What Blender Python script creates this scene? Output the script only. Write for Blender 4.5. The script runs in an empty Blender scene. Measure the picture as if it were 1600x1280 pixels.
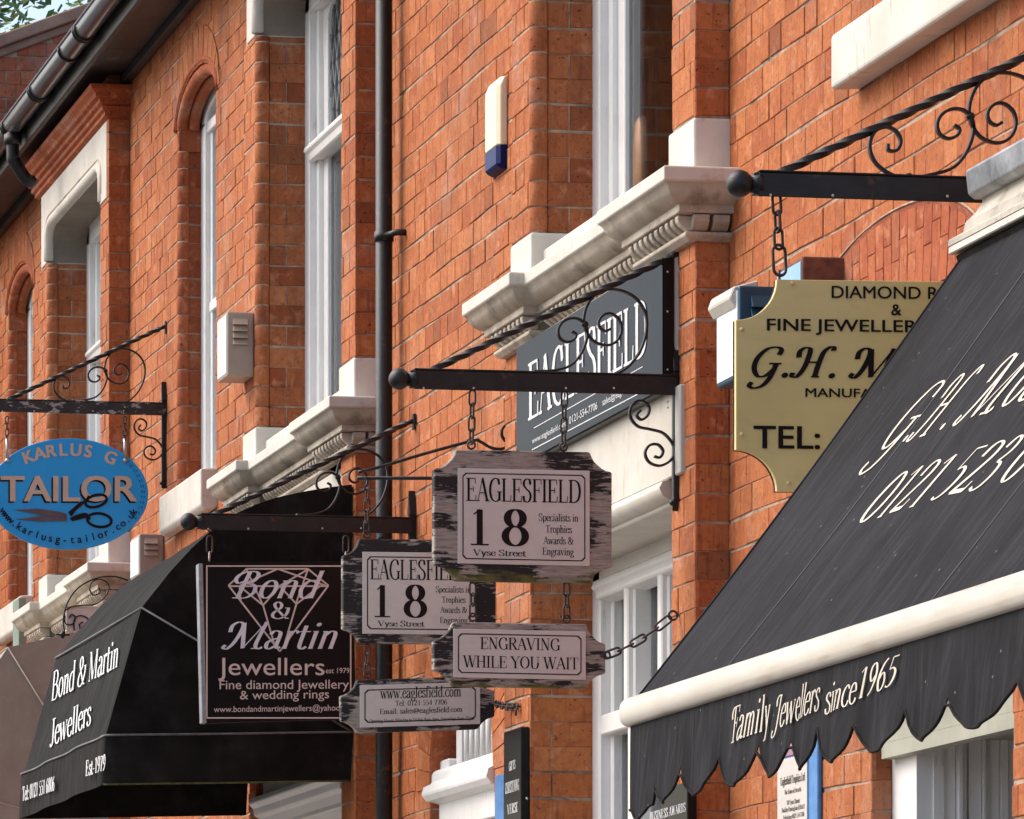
import bpy, bmesh, math, random
from mathutils import Vector, Matrix
R = math.radians
random.seed(11)
scene = bpy.context.scene
col = scene.collection

# ------------------------------------------------------------------ camera, light, exposure
# street runs along +Y, the terrace stands on the right at X = D, camera on the road at the origin
PX, PY, F = 185.0, 1794.0, 8291.0
TH = math.atan(1380 / 8291.0)
CT, ST = math.cos(TH), math.sin(TH)
EYE = 1.6
D = 4.2            # main wall face
XP = 4.10          # face of the bay piers
cd = bpy.data.cameras.new('camera')
cam = bpy.data.objects.new('camera', cd); col.objects.link(cam)
cam.location = (0, 0, EYE); cam.rotation_euler = (R(90), 0, -TH)
cd.sensor_width = 36; cd.lens = F / 1600 * 36
cd.shift_x = (800 - PX) / 1600; cd.shift_y = (PY - 640) / 1600
cd.clip_start = 0.5; cd.clip_end = 3000
scene.camera = cam

SUN = Vector((-0.62, 0.34, 0.74)).normalized()
w = bpy.data.worlds.new('World'); scene.world = w; w.use_nodes = True
nt = w.node_tree; bg = nt.nodes['Background']
sky = nt.nodes.new('ShaderNodeTexSky'); sky.sky_type = 'NISHITA'; sky.sun_disc = False
sky.sun_elevation = math.asin(SUN.z); sky.sun_rotation = math.atan2(SUN.x, SUN.y)
sky.air_density = 1.0; sky.dust_density = 4.0; sky.ozone_density = 1.0
nt.links.new(sky.outputs[0], bg.inputs[0]); bg.inputs[1].default_value = 0.15
sd = bpy.data.lights.new('sun', 'SUN'); sd.energy = 1.0; sd.angle = R(60); sd.color = (1, .95, .86)
so = bpy.data.objects.new('sun', sd); col.objects.link(so)
so.rotation_euler = SUN.to_track_quat('Z', 'Y').to_euler()
scene.view_settings.view_transform = 'Standard'; scene.view_settings.look = 'None'
scene.view_settings.exposure = 0.92; scene.view_settings.gamma = 1
try:
    scene.cycles.max_bounces = 6; scene.cycles.transparent_max_bounces = 12
    scene.cycles.use_denoising = True
except Exception: pass

def ray(x, y):
    a = (x - PX) / F
    return (a * CT + ST, -a * ST + CT, (PY - y) / F)
def onX(x, y, X=D):
    r = ray(x, y); t = X / r[0]; return Vector((X, t * r[1], EYE + t * r[2]))
def onY(x, y, Y):
    r = ray(x, y); t = Y / r[1]; return Vector((t * r[0], Y, EYE + t * r[2]))
def ppm(Y, X=4.0):           # metres per photograph pixel at a depth
    return (X * ST + Y * CT) / F

# ------------------------------------------------------------------ materials
def newmat(name):
    m = bpy.data.materials.new(name); m.use_nodes = True
    t = m.node_tree; b = t.nodes['Principled BSDF']
    return m, t, b
def N(t, kind, **kw):
    n = t.nodes.new(kind)
    for k, v in kw.items():
        if hasattr(n, k): setattr(n, k, v)
    return n
def coords(t, scale=(1, 1, 1)):
    tc = N(t, 'ShaderNodeTexCoord'); mp = N(t, 'ShaderNodeMapping')
    mp.inputs['Scale'].default_value = scale
    t.links.new(tc.outputs['Object'], mp.inputs[0]); return mp.outputs[0]
def noise(t, vec, scale, detail=5, rough=.6, dist=0):
    n = N(t, 'ShaderNodeTexNoise'); n.inputs['Scale'].default_value = scale
    n.inputs['Detail'].default_value = detail; n.inputs['Roughness'].default_value = rough
    n.inputs['Distortion'].default_value = dist
    t.links.new(vec, n.inputs['Vector']); return n.outputs['Fac']
def ramp(t, fac, stops):
    r = N(t, 'ShaderNodeValToRGB'); e = r.color_ramp.elements
    while len(e) < len(stops): e.new(.5)
    for i, (p, c) in enumerate(stops):
        e[i].position = p; e[i].color = (*c, 1) if len(c) == 3 else c
    t.links.new(fac, r.inputs[0]); return r.outputs[0]
def mix(t, fac, a, b, mode='MIX'):
    m = N(t, 'ShaderNodeMix'); m.data_type = 'RGBA'; m.blend_type = mode
    for i, v in ((0, fac), (6, a), (7, b)):
        if hasattr(v, 'is_linked') or hasattr(v, 'links'): t.links.new(v, m.inputs[i])
        elif isinstance(v, (int, float)): m.inputs[i].default_value = v
        else: m.inputs[i].default_value = (*v, 1)
    return m.outputs[2]
def bump(t, b, h, strength=.3, dist=.01):
    n = N(t, 'ShaderNodeBump'); n.inputs['Strength'].default_value = strength; n.inputs['Distance'].default_value = dist
    t.links.new(h, n.inputs['Height']); t.links.new(n.outputs[0], b.inputs['Normal'])
G0 = (0, 0, 0); G1 = (1, 1, 1)

def mottled(name, c1, c2, scale=8, rough=.6, lo=.35, hi=.65, bmp=.2, dirt=None, dscale=(1, 1, 1), dlo=.5, dhi=.7, metal=0, spec=.5):
    """two-tone base with an optional stain layer"""
    m, t, b = newmat(name)
    v = coords(t); n = noise(t, v, scale)
    c = ramp(t, n, [(lo, c1), (hi, c2)])
    if dirt:
        d = noise(t, coords(t, dscale), 6, 6, .65)
        c = mix(t, ramp(t, d, [(dlo, G0), (dhi, G1)]), c, dirt)
    t.links.new(c, b.inputs['Base Color'])
    b.inputs['Roughness'].default_value = rough; b.inputs['Metallic'].default_value = metal
    b.inputs['Specular IOR Level'].default_value = spec
    if bmp: bump(t, b, noise(t, v, scale * 9, 4), bmp, .004)
    return m

def Nmap(t, vec, scale):
    q = N(t, 'ShaderNodeMapping'); q.inputs['Scale'].default_value = scale; t.links.new(vec, q.inputs[0]); return q.outputs[0]

def brickmat(name, tones, soot=.5, sscale=1.1):
    m, t, b = newmat(name)
    at = N(t, 'ShaderNodeAttribute'); at.attribute_name = 'bc'
    sp = N(t, 'ShaderNodeSeparateColor'); t.links.new(at.outputs['Color'], sp.inputs[0])
    base = ramp(t, sp.outputs[0], tones)
    v = coords(t)
    # offset the noise per brick so no two look alike
    ad = N(t, 'ShaderNodeVectorMath'); ad.operation = 'MULTIPLY_ADD'
    t.links.new(at.outputs['Color'], ad.inputs[0]); ad.inputs[1].default_value = (9, 7, 5); t.links.new(v, ad.inputs[2])
    vv = ad.outputs[0]
    n1 = noise(t, vv, 34, 7, .74)
    c = mix(t, ramp(t, n1, [(.45, G0), (.72, (.78, .78, .78))]), base, (.22, .062, .028))
    n2 = noise(t, vv, 17, 5, .6, .5)
    c = mix(t, ramp(t, n2, [(.54, G0), (.70, (.7, .7, .7))]), c, (.62, .27, .14))
    n3 = noise(t, Nmap(t, v, (1, 1, .45)), sscale * 1.3, 6, .62)
    c = mix(t, ramp(t, n3, [(.50, G0), (.8, (soot, soot, soot))]), c, (.085, .036, .024))
    # vertical dragging marks of the rubbed faces
    n5 = noise(t, Nmap(t, vv, (75, 75, 5)), 1.0, 4, .6)
    c = mix(t, ramp(t, n5, [(.56, G0), (.72, (.6, .6, .6))]), c, (.15, .042, .02))
    n6 = noise(t, v, 1.7, 6, .65, .6)
    c = mix(t, ramp(t, n6, [(.57, G0), (.74, (.42, .42, .42))]), c, (.50, .36, .29))
    n4 = noise(t, vv, 75, 3, .6)
    c = mix(t, ramp(t, n4, [(.63, G0), (.70, (.85, .85, .85))]), c, (.05, .02, .014))
    dk = N(t, 'ShaderNodeMath'); dk.operation = 'MULTIPLY'; dk.inputs[1].default_value = 1
    t.links.new(sp.outputs[2], dk.inputs[0])
    c = mix(t, dk.outputs[0], c, (.07, .026, .018))
    t.links.new(c, b.inputs['Base Color']); b.inputs['Roughness'].default_value = .85
    b.inputs['Specular IOR Level'].default_value = .25
    h = N(t, 'ShaderNodeMath'); h.operation = 'ADD'
    t.links.new(noise(t, vv, 110, 5, .7), h.inputs[0]); t.links.new(noise(t, vv, 28, 3), h.inputs[1])
    bump(t, b, h.outputs[0], .55, .004)
    return m

M = {}
M['brick'] = brickmat('orange_brick', [(0, (.38, .102, .034)), (.3, (.44, .132, .043)), (.7, (.49, .16, .053)), (1, (.53, .195, .073))])
M['redbrick'] = brickmat('rubbed_red_brick', [(0, (.34, .075, .028)), (.5, (.40, .10, .038)), (1, (.46, .13, .05))], .35)
M['sootbrick'] = brickmat('sooty_reveal_brick', [(0, (.31, .082, .030)), (.35, (.40, .122, .045)), (.7, (.46, .15, .058)), (1, (.52, .20, .085))], 1.0, 3.2)
M['darkbrick'] = brickmat('old_brick', [(0, (.17, .06, .04)), (.25, (.42, .11, .055)), (1, (.54, .18, .09))], .6)
M['mortar'] = mottled('lime_mortar', (.31, .225, .165), (.50, .395, .30), 14, .95, bmp=.5, dirt=(.12, .07, .05), dlo=.50, dhi=.68)
M['white'] = mottled('white_painted_stone', (.57, .53, .46), (.66, .625, .56), 5, .65, bmp=.2, dirt=(.40, .29, .20), dscale=(1.4, 4, 1.4), dlo=.58, dhi=.78)
M['stone'] = mottled('weathered_stone', (.40, .335, .26), (.56, .485, .395), 8, .8, bmp=.4, dirt=(.11, .082, .06), dscale=(1.8, .9, 1.8), dlo=.52, dhi=.78)
M['stucco'] = mottled('cream_stucco', (.52, .48, .415), (.62, .585, .52), 4, .7, bmp=.2, dirt=(.40, .31, .24), dscale=(1, 3, 1), dlo=.6, dhi=.8)
M['paint'] = mottled('white_gloss_paint', (.78, .77, .745), (.84, .83, .81), 6, .4, bmp=.1, dirt=(.42, .38, .33), dscale=(9, 9, .8), dlo=.60, dhi=.76)
M['iron'] = mottled('black_iron_paint', (.006, .006, .007), (.014, .013, .013), 30, .36, bmp=.35, spec=.4, dirt=(.07, .032, .018), dscale=(3, 3, 3), dlo=.60, dhi=.68)
M['chipped'] = mottled('chipped_black_paint', (.012, .011, .011), (.03, .025, .024), 30, .5, bmp=.3, dirt=(.34, .30, .29), dscale=(3, 3, 6), dlo=.55, dhi=.60)
M['chain'] = mottled('chain_steel', (.03, .022, .02), (.07, .05, .045), 60, .5, metal=.3)
M['zinc'] = mottled('zinc_shackle', (.45, .44, .43), (.6, .6, .6), 40, .35, metal=.8, bmp=.1)
M['soffit'] = mottled('black_eaves_paint', (.012, .010, .010), (.035, .03, .028), 4, .5, bmp=.3, dirt=(.14, .12, .11), dscale=(2, .5, 2), dlo=.6, dhi=.8)
M['pvc'] = mottled('black_plastic_gutter', (.06, .062, .068), (.09, .092, .10), 5, .2, bmp=.04, dirt=(.11, .10, .10), dscale=(3, .6, 3), dlo=.52, dhi=.75)
M['fabric'] = None
M['lead'] = mottled('lead_sheet', (.17, .18, .19), (.38, .39, .41), 7, .45, bmp=.35, dirt=(.05, .05, .05), dlo=.55, dhi=.75, metal=.4)
M['rust'] = mottled('rusty_brown', (.10, .03, .018), (.22, .085, .045), 20, .85, bmp=.3)
M['reveal_shade'] = mottled('shade_darkened_reveal', (.17, .142, .116), (.24, .205, .17), 5, .8, bmp=.2)  # stone colour darkened to carry the shade inside the window heads
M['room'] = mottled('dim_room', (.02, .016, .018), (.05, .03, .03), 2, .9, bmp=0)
M['curtain'] = mottled('pale_net_curtain', (.42, .41, .40), (.58, .57, .55), 3, .9, bmp=0)
M['board_black'] = mottled('gloss_black_board', (.007, .0065, .007), (.012, .010, .010), 5, .3, bmp=.02, spec=.12)
M['alu'] = mottled('brushed_plate', (.59, .545, .505), (.64, .595, .555), 3, .42, bmp=.02, dirt=(.53, .485, .445), dscale=(2, 2, 5), dlo=.5, dhi=.8)
M['ink'] = mottled('engraved_ink', (.014, .009, .009), (.02, .013, .013), 5, .7, bmp=0, spec=.1)
M['brass'] = mottled('lacquered_brass_plate', (.78, .56, .20), (.84, .63, .26), 2.5, .35, bmp=.03, dirt=(.70, .52, .21), dscale=(2, 2, 5), dlo=.5, dhi=.8)
M['blue'] = mottled('blue_enamel', (.0, .33, .78), (.002, .36, .82), 4, .3, bmp=.02)
M['tan'] = mottled('tan_letters', (.56, .41, .31), (.62, .46, .36), 5, .5, bmp=0)
M['cream'] = mottled('cream_letters', (.52, .47, .385), (.62, .565, .47), 20, .7, bmp=0)
M['whitetext'] = mottled('white_letters', (.56, .56, .57), (.66, .66, .66), 20, .6, bmp=0)
M['pinkline'] = mottled('pale_line_vinyl', (.60, .47, .43), (.68, .54, .49), 5, .5, bmp=0)
M['silver'] = mottled('silver_foil', (.60, .63, .70), (.78, .78, .82), 12, .3, bmp=0, metal=.25)
M['vent'] = mottled('beige_metal_case', (.36, .27, .21), (.44, .34, .27), 7, .5, bmp=.1, dirt=(.24, .17, .13), dlo=.55, dhi=.75)
M['dirtycream'] = mottled('dirty_cream_paint', (.36, .325, .265), (.50, .465, .395), 5, .7, bmp=.3, dirt=(.20, .17, .13), dscale=(2, 2, 4), dlo=.54, dhi=.75)
M['steel'] = mottled('blade_grey', (.085, .055, .062), (.12, .08, .088), 9, .5, bmp=0)
M['ventwhite'] = mottled('white_metal_case', (.62, .68, .71), (.74, .78, .80), 7, .5, bmp=.1, dirt=(.28, .33, .36), dscale=(2, 2, 1), dlo=.60, dhi=.68)
M['creamplastic'] = mottled('cream_plastic', (.76, .68, .47), (.80, .72, .52), 4, .4, bmp=.03)
M['navy'] = mottled('navy_plastic', (.003, .010, .075), (.006, .018, .11), 9, .35, bmp=.05, spec=.1)
M['tealblue'] = mottled('teal_blue_paint', (.004, .045, .085), (.008, .07, .125), 9, .45, bmp=.15)
M['skyblue'] = mottled('sky_blue_paint', (.22, .42, .66), (.32, .52, .74), 9, .5, bmp=.1, dirt=(.12, .2, .3), dlo=.62, dhi=.7)
M['brightblue'] = mottled('bright_blue_paint', (.05, .19, .48), (.09, .27, .58), 20, .45, bmp=.15)
M['purple'] = mottled('faded_purple_print', (.30, .17, .24), (.38, .22, .30), 20, .7, bmp=.05)
M['greywood'] = mottled('grey_green_paint', (.28, .28, .22), (.36, .36, .29), 7, .6, bmp=.1)
M['green'] = mottled('dull_green_paint', (.17, .22, .18), (.22, .27, .22), 7, .6, bmp=.1)
M['slate'] = mottled('roof_slate', (.06, .055, .06), (.12, .11, .115), 8, .8, bmp=.3)
M['verge'] = mottled('verge_stone', (.30, .17, .12), (.42, .26, .19), 9, .9, bmp=.3)
M['asphalt'] = mottled('asphalt', (.045, .045, .047), (.07, .07, .07), 30, .9, bmp=.4)
M['paving'] = mottled('paving_slabs', (.24, .22, .20), (.34, .32, .29), 3, .85, bmp=.2)
M['leaf'] = mottled('leaf', (.06, .14, .02), (.16, .27, .05), 3, .6, bmp=0)
M['leaf2'] = mottled('leaf_pale', (.11, .22, .03), (.20, .32, .07), 3, .6, bmp=0)
M['bark'] = mottled('bark', (.07, .05, .035), (.13, .10, .07), 14, .9, bmp=.5)
M['gilt'] = mottled('trophy_gilt', (.20, .10, .05), (.30, .16, .08), 9, .5, bmp=0, metal=.2)

def glass(name, tint, rough=.03, refl=.5):
    m, t, b = newmat(name)
    tr = N(t, 'ShaderNodeBsdfTransparent'); tr.inputs[0].default_value = (*tint, 1)
    gl = N(t, 'ShaderNodeBsdfGlossy'); gl.inputs['Roughness'].default_value = rough
    fr = N(t, 'ShaderNodeFresnel'); fr.inputs[0].default_value = 1.45
    mu = N(t, 'ShaderNodeMath'); mu.operation = 'MULTIPLY_ADD'; mu.inputs[1].default_value = .8; mu.inputs[2].default_value = refl * .05
    ms = N(t, 'ShaderNodeMixShader'); t.links.new(fr.outputs[0], mu.inputs[0]); t.links.new(mu.outputs[0], ms.inputs[0])
    t.links.new(tr.outputs[0], ms.inputs[1]); t.links.new(gl.outputs[0], ms.inputs[2])
    t.links.new(ms.outputs[0], t.nodes['Material Output'].inputs[0])
    return m
M['glass'] = glass('window_glass', (.78, .79, .80))

def fabricmat(name, c1, c2, dust, specks=1.0):
    m, t, b = newmat(name)
    v = coords(t)
    c = ramp(t, noise(t, v, 5, 5, .6), [(.35, c1), (.68, c2)])
    st = noise(t, coords(t, (1.5, 16, 1.5)), 3, 6, .65)
    c = mix(t, ramp(t, st, [(.50, G0), (.80, (.42, .42, .42))]), c, dust)
    vo = N(t, 'ShaderNodeTexVoronoi'); vo.inputs['Scale'].default_value = 22; t.links.new(v, vo.inputs['Vector'])
    sp = ramp(t, vo.outputs['Distance'], [(.03, (.7, .7, .7)), (.085, G0)])
    gate = ramp(t, noise(t, v, 9, 3), [(.50, G0), (.55, G1)])
    if specks: c = mix(t, mix(t, 1.0, sp, gate, 'MULTIPLY'), c, (.30, .29, .29))
    t.links.new(c, b.inputs['Base Color']); b.inputs['Roughness'].default_value = .75
    b.inputs['Specular IOR Level'].default_value = .06
    wv = noise(t, v, 320, 2)
    n1 = N(t, 'ShaderNodeBump'); n1.inputs['Strength'].default_value = .5; n1.inputs['Distance'].default_value = .03
    t.links.new(noise(t, coords(t, (1.2, 3.2, 1.2)), 2.2, 4, .55, .6), n1.inputs['Height'])
    n2 = N(t, 'ShaderNodeBump'); n2.inputs['Strength'].default_value = .25; n2.inputs['Distance'].default_value = .002
    t.links.new(wv, n2.inputs['Height']); t.links.new(n1.outputs[0], n2.inputs['Normal']); t.links.new(n2.outputs[0], b.inputs['Normal'])
    return m
M['fabric'] = fabricmat('black_awning_canvas', (.0125, .012, .0138), (.0225, .0215, .0245), (.072, .070, .074))
M['fabric2'] = fabricmat('old_black_canvas', (.010, .0085, .008), (.020, .0175, .016), (.065, .062, .060), 0)
M['taupe'] = fabricmat('taupe_canvas', (.29, .268, .222), (.35, .322, .272), (.40, .372, .325), 0)

def barmat():
    m, t, b = newmat('cream_awning_bar')
    v = coords(t)
    c = ramp(t, noise(t, coords(t, (3, .6, 3)), 6, 6), [(.3, (.56, .50, .42)), (.7, (.68, .64, .57))])
    c = mix(t, ramp(t, noise(t, coords(t, (8, 1, 8)), 4, 5), [(.55, G0), (.72, (.7, .7, .7))]), c, (.46, .36, .27))
    t.links.new(c, b.inputs['Base Color']); b.inputs['Roughness'].default_value = .3
    return m
M['bar'] = barmat()

def flaky(name, seed, cover, moss=0.0):
    """grey weathered board with black paint flaking off along the grain, moss on the lower edge"""
    m, t, b = newmat(name)
    tc = N(t, 'ShaderNodeTexCoord'); mp = N(t, 'ShaderNodeMapping')
    mp.inputs['Location'].default_value = (seed, seed * .7, seed * .3); t.links.new(tc.outputs['Object'], mp.inputs[0])
    def sc(s):
        q = N(t, 'ShaderNodeMapping'); q.inputs['Scale'].default_value = s; t.links.new(mp.outputs[0], q.inputs[0]); return q.outputs[0]
    grain = noise(t, sc((6, 6, 55)), 3, 6, .65, .4)
    wood = ramp(t, grain, [(.25, (.13, .105, .09)), (.5, (.31, .27, .235)), (.75, (.45, .40, .355))])
    big = noise(t, sc((1, 1, 1.8)), 5.0, 3, .5)
    fl = noise(t, sc((4.5, 4.5, 30)), 2.4, 10, .74, .35)
    ad = N(t, 'ShaderNodeMath'); ad.operation = 'MULTIPLY_ADD'; ad.inputs[1].default_value = 1.0
    t.links.new(big, ad.inputs[0]); t.links.new(fl, ad.inputs[2])
    hf = N(t, 'ShaderNodeMath'); hf.operation = 'MULTIPLY'; hf.inputs[1].default_value = .535; t.links.new(ad.outputs[0], hf.inputs[0])
    k = ramp(t, hf.outputs[0], [(cover, G1), (cover + .014, G0)])
    c = mix(t, k, wood, (.012, .009, .010))
    if moss:
        sx = N(t, 'ShaderNodeSeparateXYZ'); t.links.new(tc.outputs['Generated'], sx.inputs[0])
        mm = N(t, 'ShaderNodeMath'); mm.operation = 'MULTIPLY_ADD'; mm.inputs[1].default_value = 2.6
        t.links.new(sx.outputs[2], mm.inputs[0]); t.links.new(noise(t, sc((4, 4, 10)), 2.5, 6, .65), mm.inputs[2])
        c = mix(t, ramp(t, mm.outputs[0], [(.46, (.85, .85, .85)), (.66, G0)]), c, (.13, .125, .022))
    t.links.new(c, b.inputs['Base Color']); b.inputs['Roughness'].default_value = .75
    h = N(t, 'ShaderNodeMath'); h.operation = 'ADD'; t.links.new(grain, h.inputs[0]); t.links.new(k, h.inputs[1])
    bump(t, b, h.outputs[0], .6, .003)
    return m

def mirrorboard():
    m, t, b = newmat('gloss_grey_acrylic')
    c = ramp(t, noise(t, coords(t, (1, 1, 1)), 1.5, 3), [(.35, (.010, .0105, .014)), (.7, (.018, .019, .023))])
    st = noise(t, coords(t, (40, 40, 1.2)), 2, 4, .6)
    c = mix(t, ramp(t, st, [(.55, G0), (.8, (.25, .25, .25))]), c, (.08, .08, .09))
    t.links.new(c, b.inputs['Base Color'])
    b.inputs['Roughness'].default_value = .10; b.inputs['Specular IOR Level'].default_value = .02
    return m
M['acrylic'] = mirrorboard()

# ------------------------------------------------------------------ mesh builder
class MB:
    def __init__(s): s.v = []; s.f = []; s.m = []; s.c = []; s.mats = []; s.smooth = []; s.marks = []
    def mark(s):
        if not s.marks or s.marks[-1] != (len(s.v), len(s.f)): s.marks.append((len(s.v), len(s.f)))
    def mi(s, mat):
        if mat not in s.mats: s.mats.append(mat)
        return s.mats.index(mat)
    def add(s, vs, fs, mat, c=(.5, .5, 0), smooth=False):
        o = len(s.v); s.v += [tuple(p) for p in vs]; s.c += [c] * len(vs); k = s.mi(mat)
        for f in fs: s.f.append(tuple(o + i for i in f)); s.m.append(k); s.smooth.append(smooth)
    def box(s, lo, hi, mat, c=(.5, .5, 0)):
        x0, y0, z0 = lo; x1, y1, z1 = hi
        if x0 > x1: x0, x1 = x1, x0
        if y0 > y1: y0, y1 = y1, y0
        if z0 > z1: z0, z1 = z1, z0
        vs = [(x0, y0, z0), (x1, y0, z0), (x1, y1, z0), (x0, y1, z0), (x0, y0, z1), (x1, y0, z1), (x1, y1, z1), (x0, y1, z1)]
        s.add(vs, [(0, 3, 2, 1), (4, 5, 6, 7), (0, 1, 5, 4), (1, 2, 6, 5), (2, 3, 7, 6), (3, 0, 4, 7)], mat, c)
    def prism(s, pts, off, mat, c=(.5, .5, 0)):
        """polygon of 3-D points extruded by the vector off"""
        n = len(pts); off = Vector(off); a = [Vector(p) for p in pts]; b = [p + off for p in a]
        nr = Vector((0, 0, 0))
        for i in range(n):
            nr += a[i].cross(a[(i + 1) % n])
        fl = nr.dot(off) > 0
        f1 = tuple(range(n)); f2 = tuple(range(n, 2 * n))
        fs = [f1[::-1] if fl else f1, f2 if fl else f2[::-1]]
        for i in range(n):
            j = (i + 1) % n
            fs.append((i, j, n + j, n + i) if fl else (j, i, n + i, n + j))
        s.add(a + b, fs, mat, c)
    def tube(s, pts, r, mat, seg=8, c=(.5, .5, 0), closed=False, caps=True, rs=None, flat=None):
        pts = [Vector(p) for p in pts]; n = len(pts); rings = []
        up = None
        for i in range(n):
            a = pts[i - 1] if (i or closed) else pts[i]; b = pts[(i + 1) % n] if (i < n - 1 or closed) else pts[i]
            t = (b - a).normalized()
            if up is None:
                up = t.orthogonal().normalized()
            up = (up - t * up.dot(t))
            up = up.normalized() if up.length > 1e-6 else t.orthogonal().normalized()
            sd_ = t.cross(up); rr = rs[i] if rs else r
            rings.append([pts[i] + (up * math.cos(q) + sd_ * math.sin(q)) * rr for q in [2 * math.pi * k / seg for k in range(seg)]])
        vs = [p for ring in rings for p in ring]; fs = []
        for i in range(n if closed else n - 1):
            j = (i + 1) % n
            for k in range(seg):
                l = (k + 1) % seg
                fs.append((i * seg + k, i * seg + l, j * seg + l, j * seg + k))
        if caps and not closed:
            fs.append(tuple(range(seg))[::-1]); fs.append(tuple((n - 1) * seg + k for k in range(seg)))
        s.add(vs, fs, mat, c, True)
    def strip(s, pts, w, th, mat, axis=(0, 1, 0)):
        """flat iron bar bent along pts lying in a plane with normal axis: w across the plane, th in it"""
        pts = [Vector(p) for p in pts]; ax = Vector(axis); n = len(pts); vs = []
        for i in range(n):
            t = (pts[min(i + 1, n - 1)] - pts[max(i - 1, 0)]).normalized(); q = t.cross(ax).normalized()
            for a, b in ((-1, -1), (1, -1), (1, 1), (-1, 1)): vs.append(pts[i] + q * a * th / 2 + ax * b * w / 2)
        fs = []
        for i in range(n - 1):
            for k in range(4):
                l = (k + 1) % 4; fs.append((i * 4 + k, i * 4 + l, i * 4 + 4 + l, i * 4 + 4 + k))
        fs += [(3, 2, 1, 0), tuple((n - 1) * 4 + k for k in range(4))]
        s.add(vs, fs, mat, smooth=False)
    def twist(s, p0, p1, w, pitch, mat):
        p0 = Vector(p0); p1 = Vector(p1); d = p1 - p0; L = d.length; t = d.normalized()
        a = t.orthogonal().normalized(); b = t.cross(a); n = int(L / pitch * 14) + 2; vs = []; fs = []
        for i in range(n):
            u = i / (n - 1); an = u * L / pitch * math.pi / 2
            for k in range(4):
                q = an + k * math.pi / 2
                vs.append(p0 + d * u + (a * math.cos(q) + b * math.sin(q)) * w)
        for i in range(n - 1):
            for k in range(4):
                l = (k + 1) % 4; fs.append((i * 4 + k, i * 4 + l, i * 4 + 4 + l, i * 4 + 4 + k))
        fs += [(3, 2, 1, 0), tuple((n - 1) * 4 + k for k in range(4))]
        s.add(vs, fs, mat)
    def sphere(s, c0, r, mat, seg=24, sq=(1, 1, 1)):
        vs = []; fs = []; c0 = Vector(c0); rg = seg // 2
        for i in range(rg + 1):
            th = math.pi * i / rg
            for k in range(seg):
                ph = 2 * math.pi * k / seg
                vs.append(c0 + Vector((math.sin(th) * math.cos(ph) * r * sq[0], math.sin(th) * math.sin(ph) * r * sq[1], math.cos(th) * r * sq[2])))
        for i in range(rg):
            for k in range(seg):
                l = (k + 1) % seg; fs.append((i * seg + k, (i + 1) * seg + k, (i + 1) * seg + l, i * seg + l))
        s.add(vs, fs, mat, smooth=True)
    def lathe(s, c0, prof, mat, seg=20):
        vs = []; fs = []
        for r, z in prof:
            for k in range(seg):
                q = 2 * math.pi * k / seg; vs.append((c0[0] + r * math.cos(q), c0[1] + r * math.sin(q), c0[2] + z))
        for i in range(len(prof) - 1):
            for k in range(seg):
                l = (k + 1) % seg; fs.append((i * seg + k, i * seg + l, (i + 1) * seg + l, (i + 1) * seg + k))
        s.add(vs, fs, mat, smooth=True)
    def sweep(s, path, prof, mat, caps=True, smooth=False):
        """profile (out, z) carried along a plan path; outward is to the left of travel"""
        n = len(path); P = [Vector((p[0], p[1])) for p in path]; rows = []
        dirs = [(P[i + 1] - P[i]).normalized() for i in range(n - 1)]
        nor = [Vector((-d.y, d.x)) for d in dirs]
        for i in range(n):
            if i == 0: m = nor[0]
            elif i == n - 1: m = nor[-1]
            else:
                m = nor[i - 1] + nor[i]; m = m / max(m.dot(nor[i]), .2) 
            rows.append([(P[i].x + m.x * o, P[i].y + m.y * o, z) for o, z in prof])
        k = len(prof); vs = [p for r_ in rows for p in r_]; fs = []
        for i in range(n - 1):
            for j in range(k - 1):
                fs.append((i * k + j, i * k + j + 1, (i + 1) * k + j + 1, (i + 1) * k + j))
        s.add(vs, fs, mat, smooth=smooth)
        if caps and k > 3:
            s.add(rows[0], [tuple(range(k))], mat); s.add(rows[-1], [tuple(range(k))[::-1]], mat)
    def poly2(s, polys, O, U, V, Nn, mat, lift=.0015):
        """list of (pts2d, faces, level) laid on a plane"""
        O, U, V, Nn = Vector(O), Vector(U), Vector(V), Vector(Nn)
        for pts, fs, lv in polys:
            s.add([O + U * p[0] + V * p[1] + Nn * (lift + lv * .00012) for p in pts], fs, mat)

REG = {}
def finish(name, mb, parent=None, bevel=0, seg=1, base=None):
    if mb.marks:                                # several separate pieces: each becomes an object of its own
        mb.mark(); a = (0, 0); o = None
        for b in mb.marks:
            if b[1] > a[1]:
                p = MB(); p.v = mb.v[a[0]:b[0]]; p.c = mb.c[a[0]:b[0]]; p.f = [tuple(i - a[0] for i in f) for f in mb.f[a[1]:b[1]]]
                p.m = mb.m[a[1]:b[1]]; p.smooth = mb.smooth[a[1]:b[1]]; p.mats = mb.mats
                o = finish(name, p, parent, bevel, seg, base)
            a = b
        return o
    me = bpy.data.meshes.new(name); o = bpy.data.objects.new(name, me); col.objects.link(o)
    b = Vector(base) if base is not None else (REG.get(parent.name, Vector((0, 0, 0))) if parent else Vector((0, 0, 0)))
    me.from_pydata([(p[0] - b.x, p[1] - b.y, p[2] - b.z) for p in mb.v], [], mb.f)
    for mt in mb.mats: me.materials.append(mt)
    me.polygons.foreach_set('material_index', mb.m)
    me.polygons.foreach_set('use_smooth', mb.smooth)
    at = me.attributes.new('bc', 'FLOAT_COLOR', 'POINT')
    fl = []
    for c in mb.c: fl += [c[0], c[1], c[2], 1]
    at.data.foreach_set('color', fl)
    me.update()
    if parent:
        o.parent = parent
        REG[o.name] = b
    else:
        o.location = b; REG[o.name] = b
    if bevel:
        md = o.modifiers.new('edge', 'BEVEL'); md.width = bevel; md.segments = seg; md.limit_method = 'ANGLE'; md.angle_limit = R(40)
    return o
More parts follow.
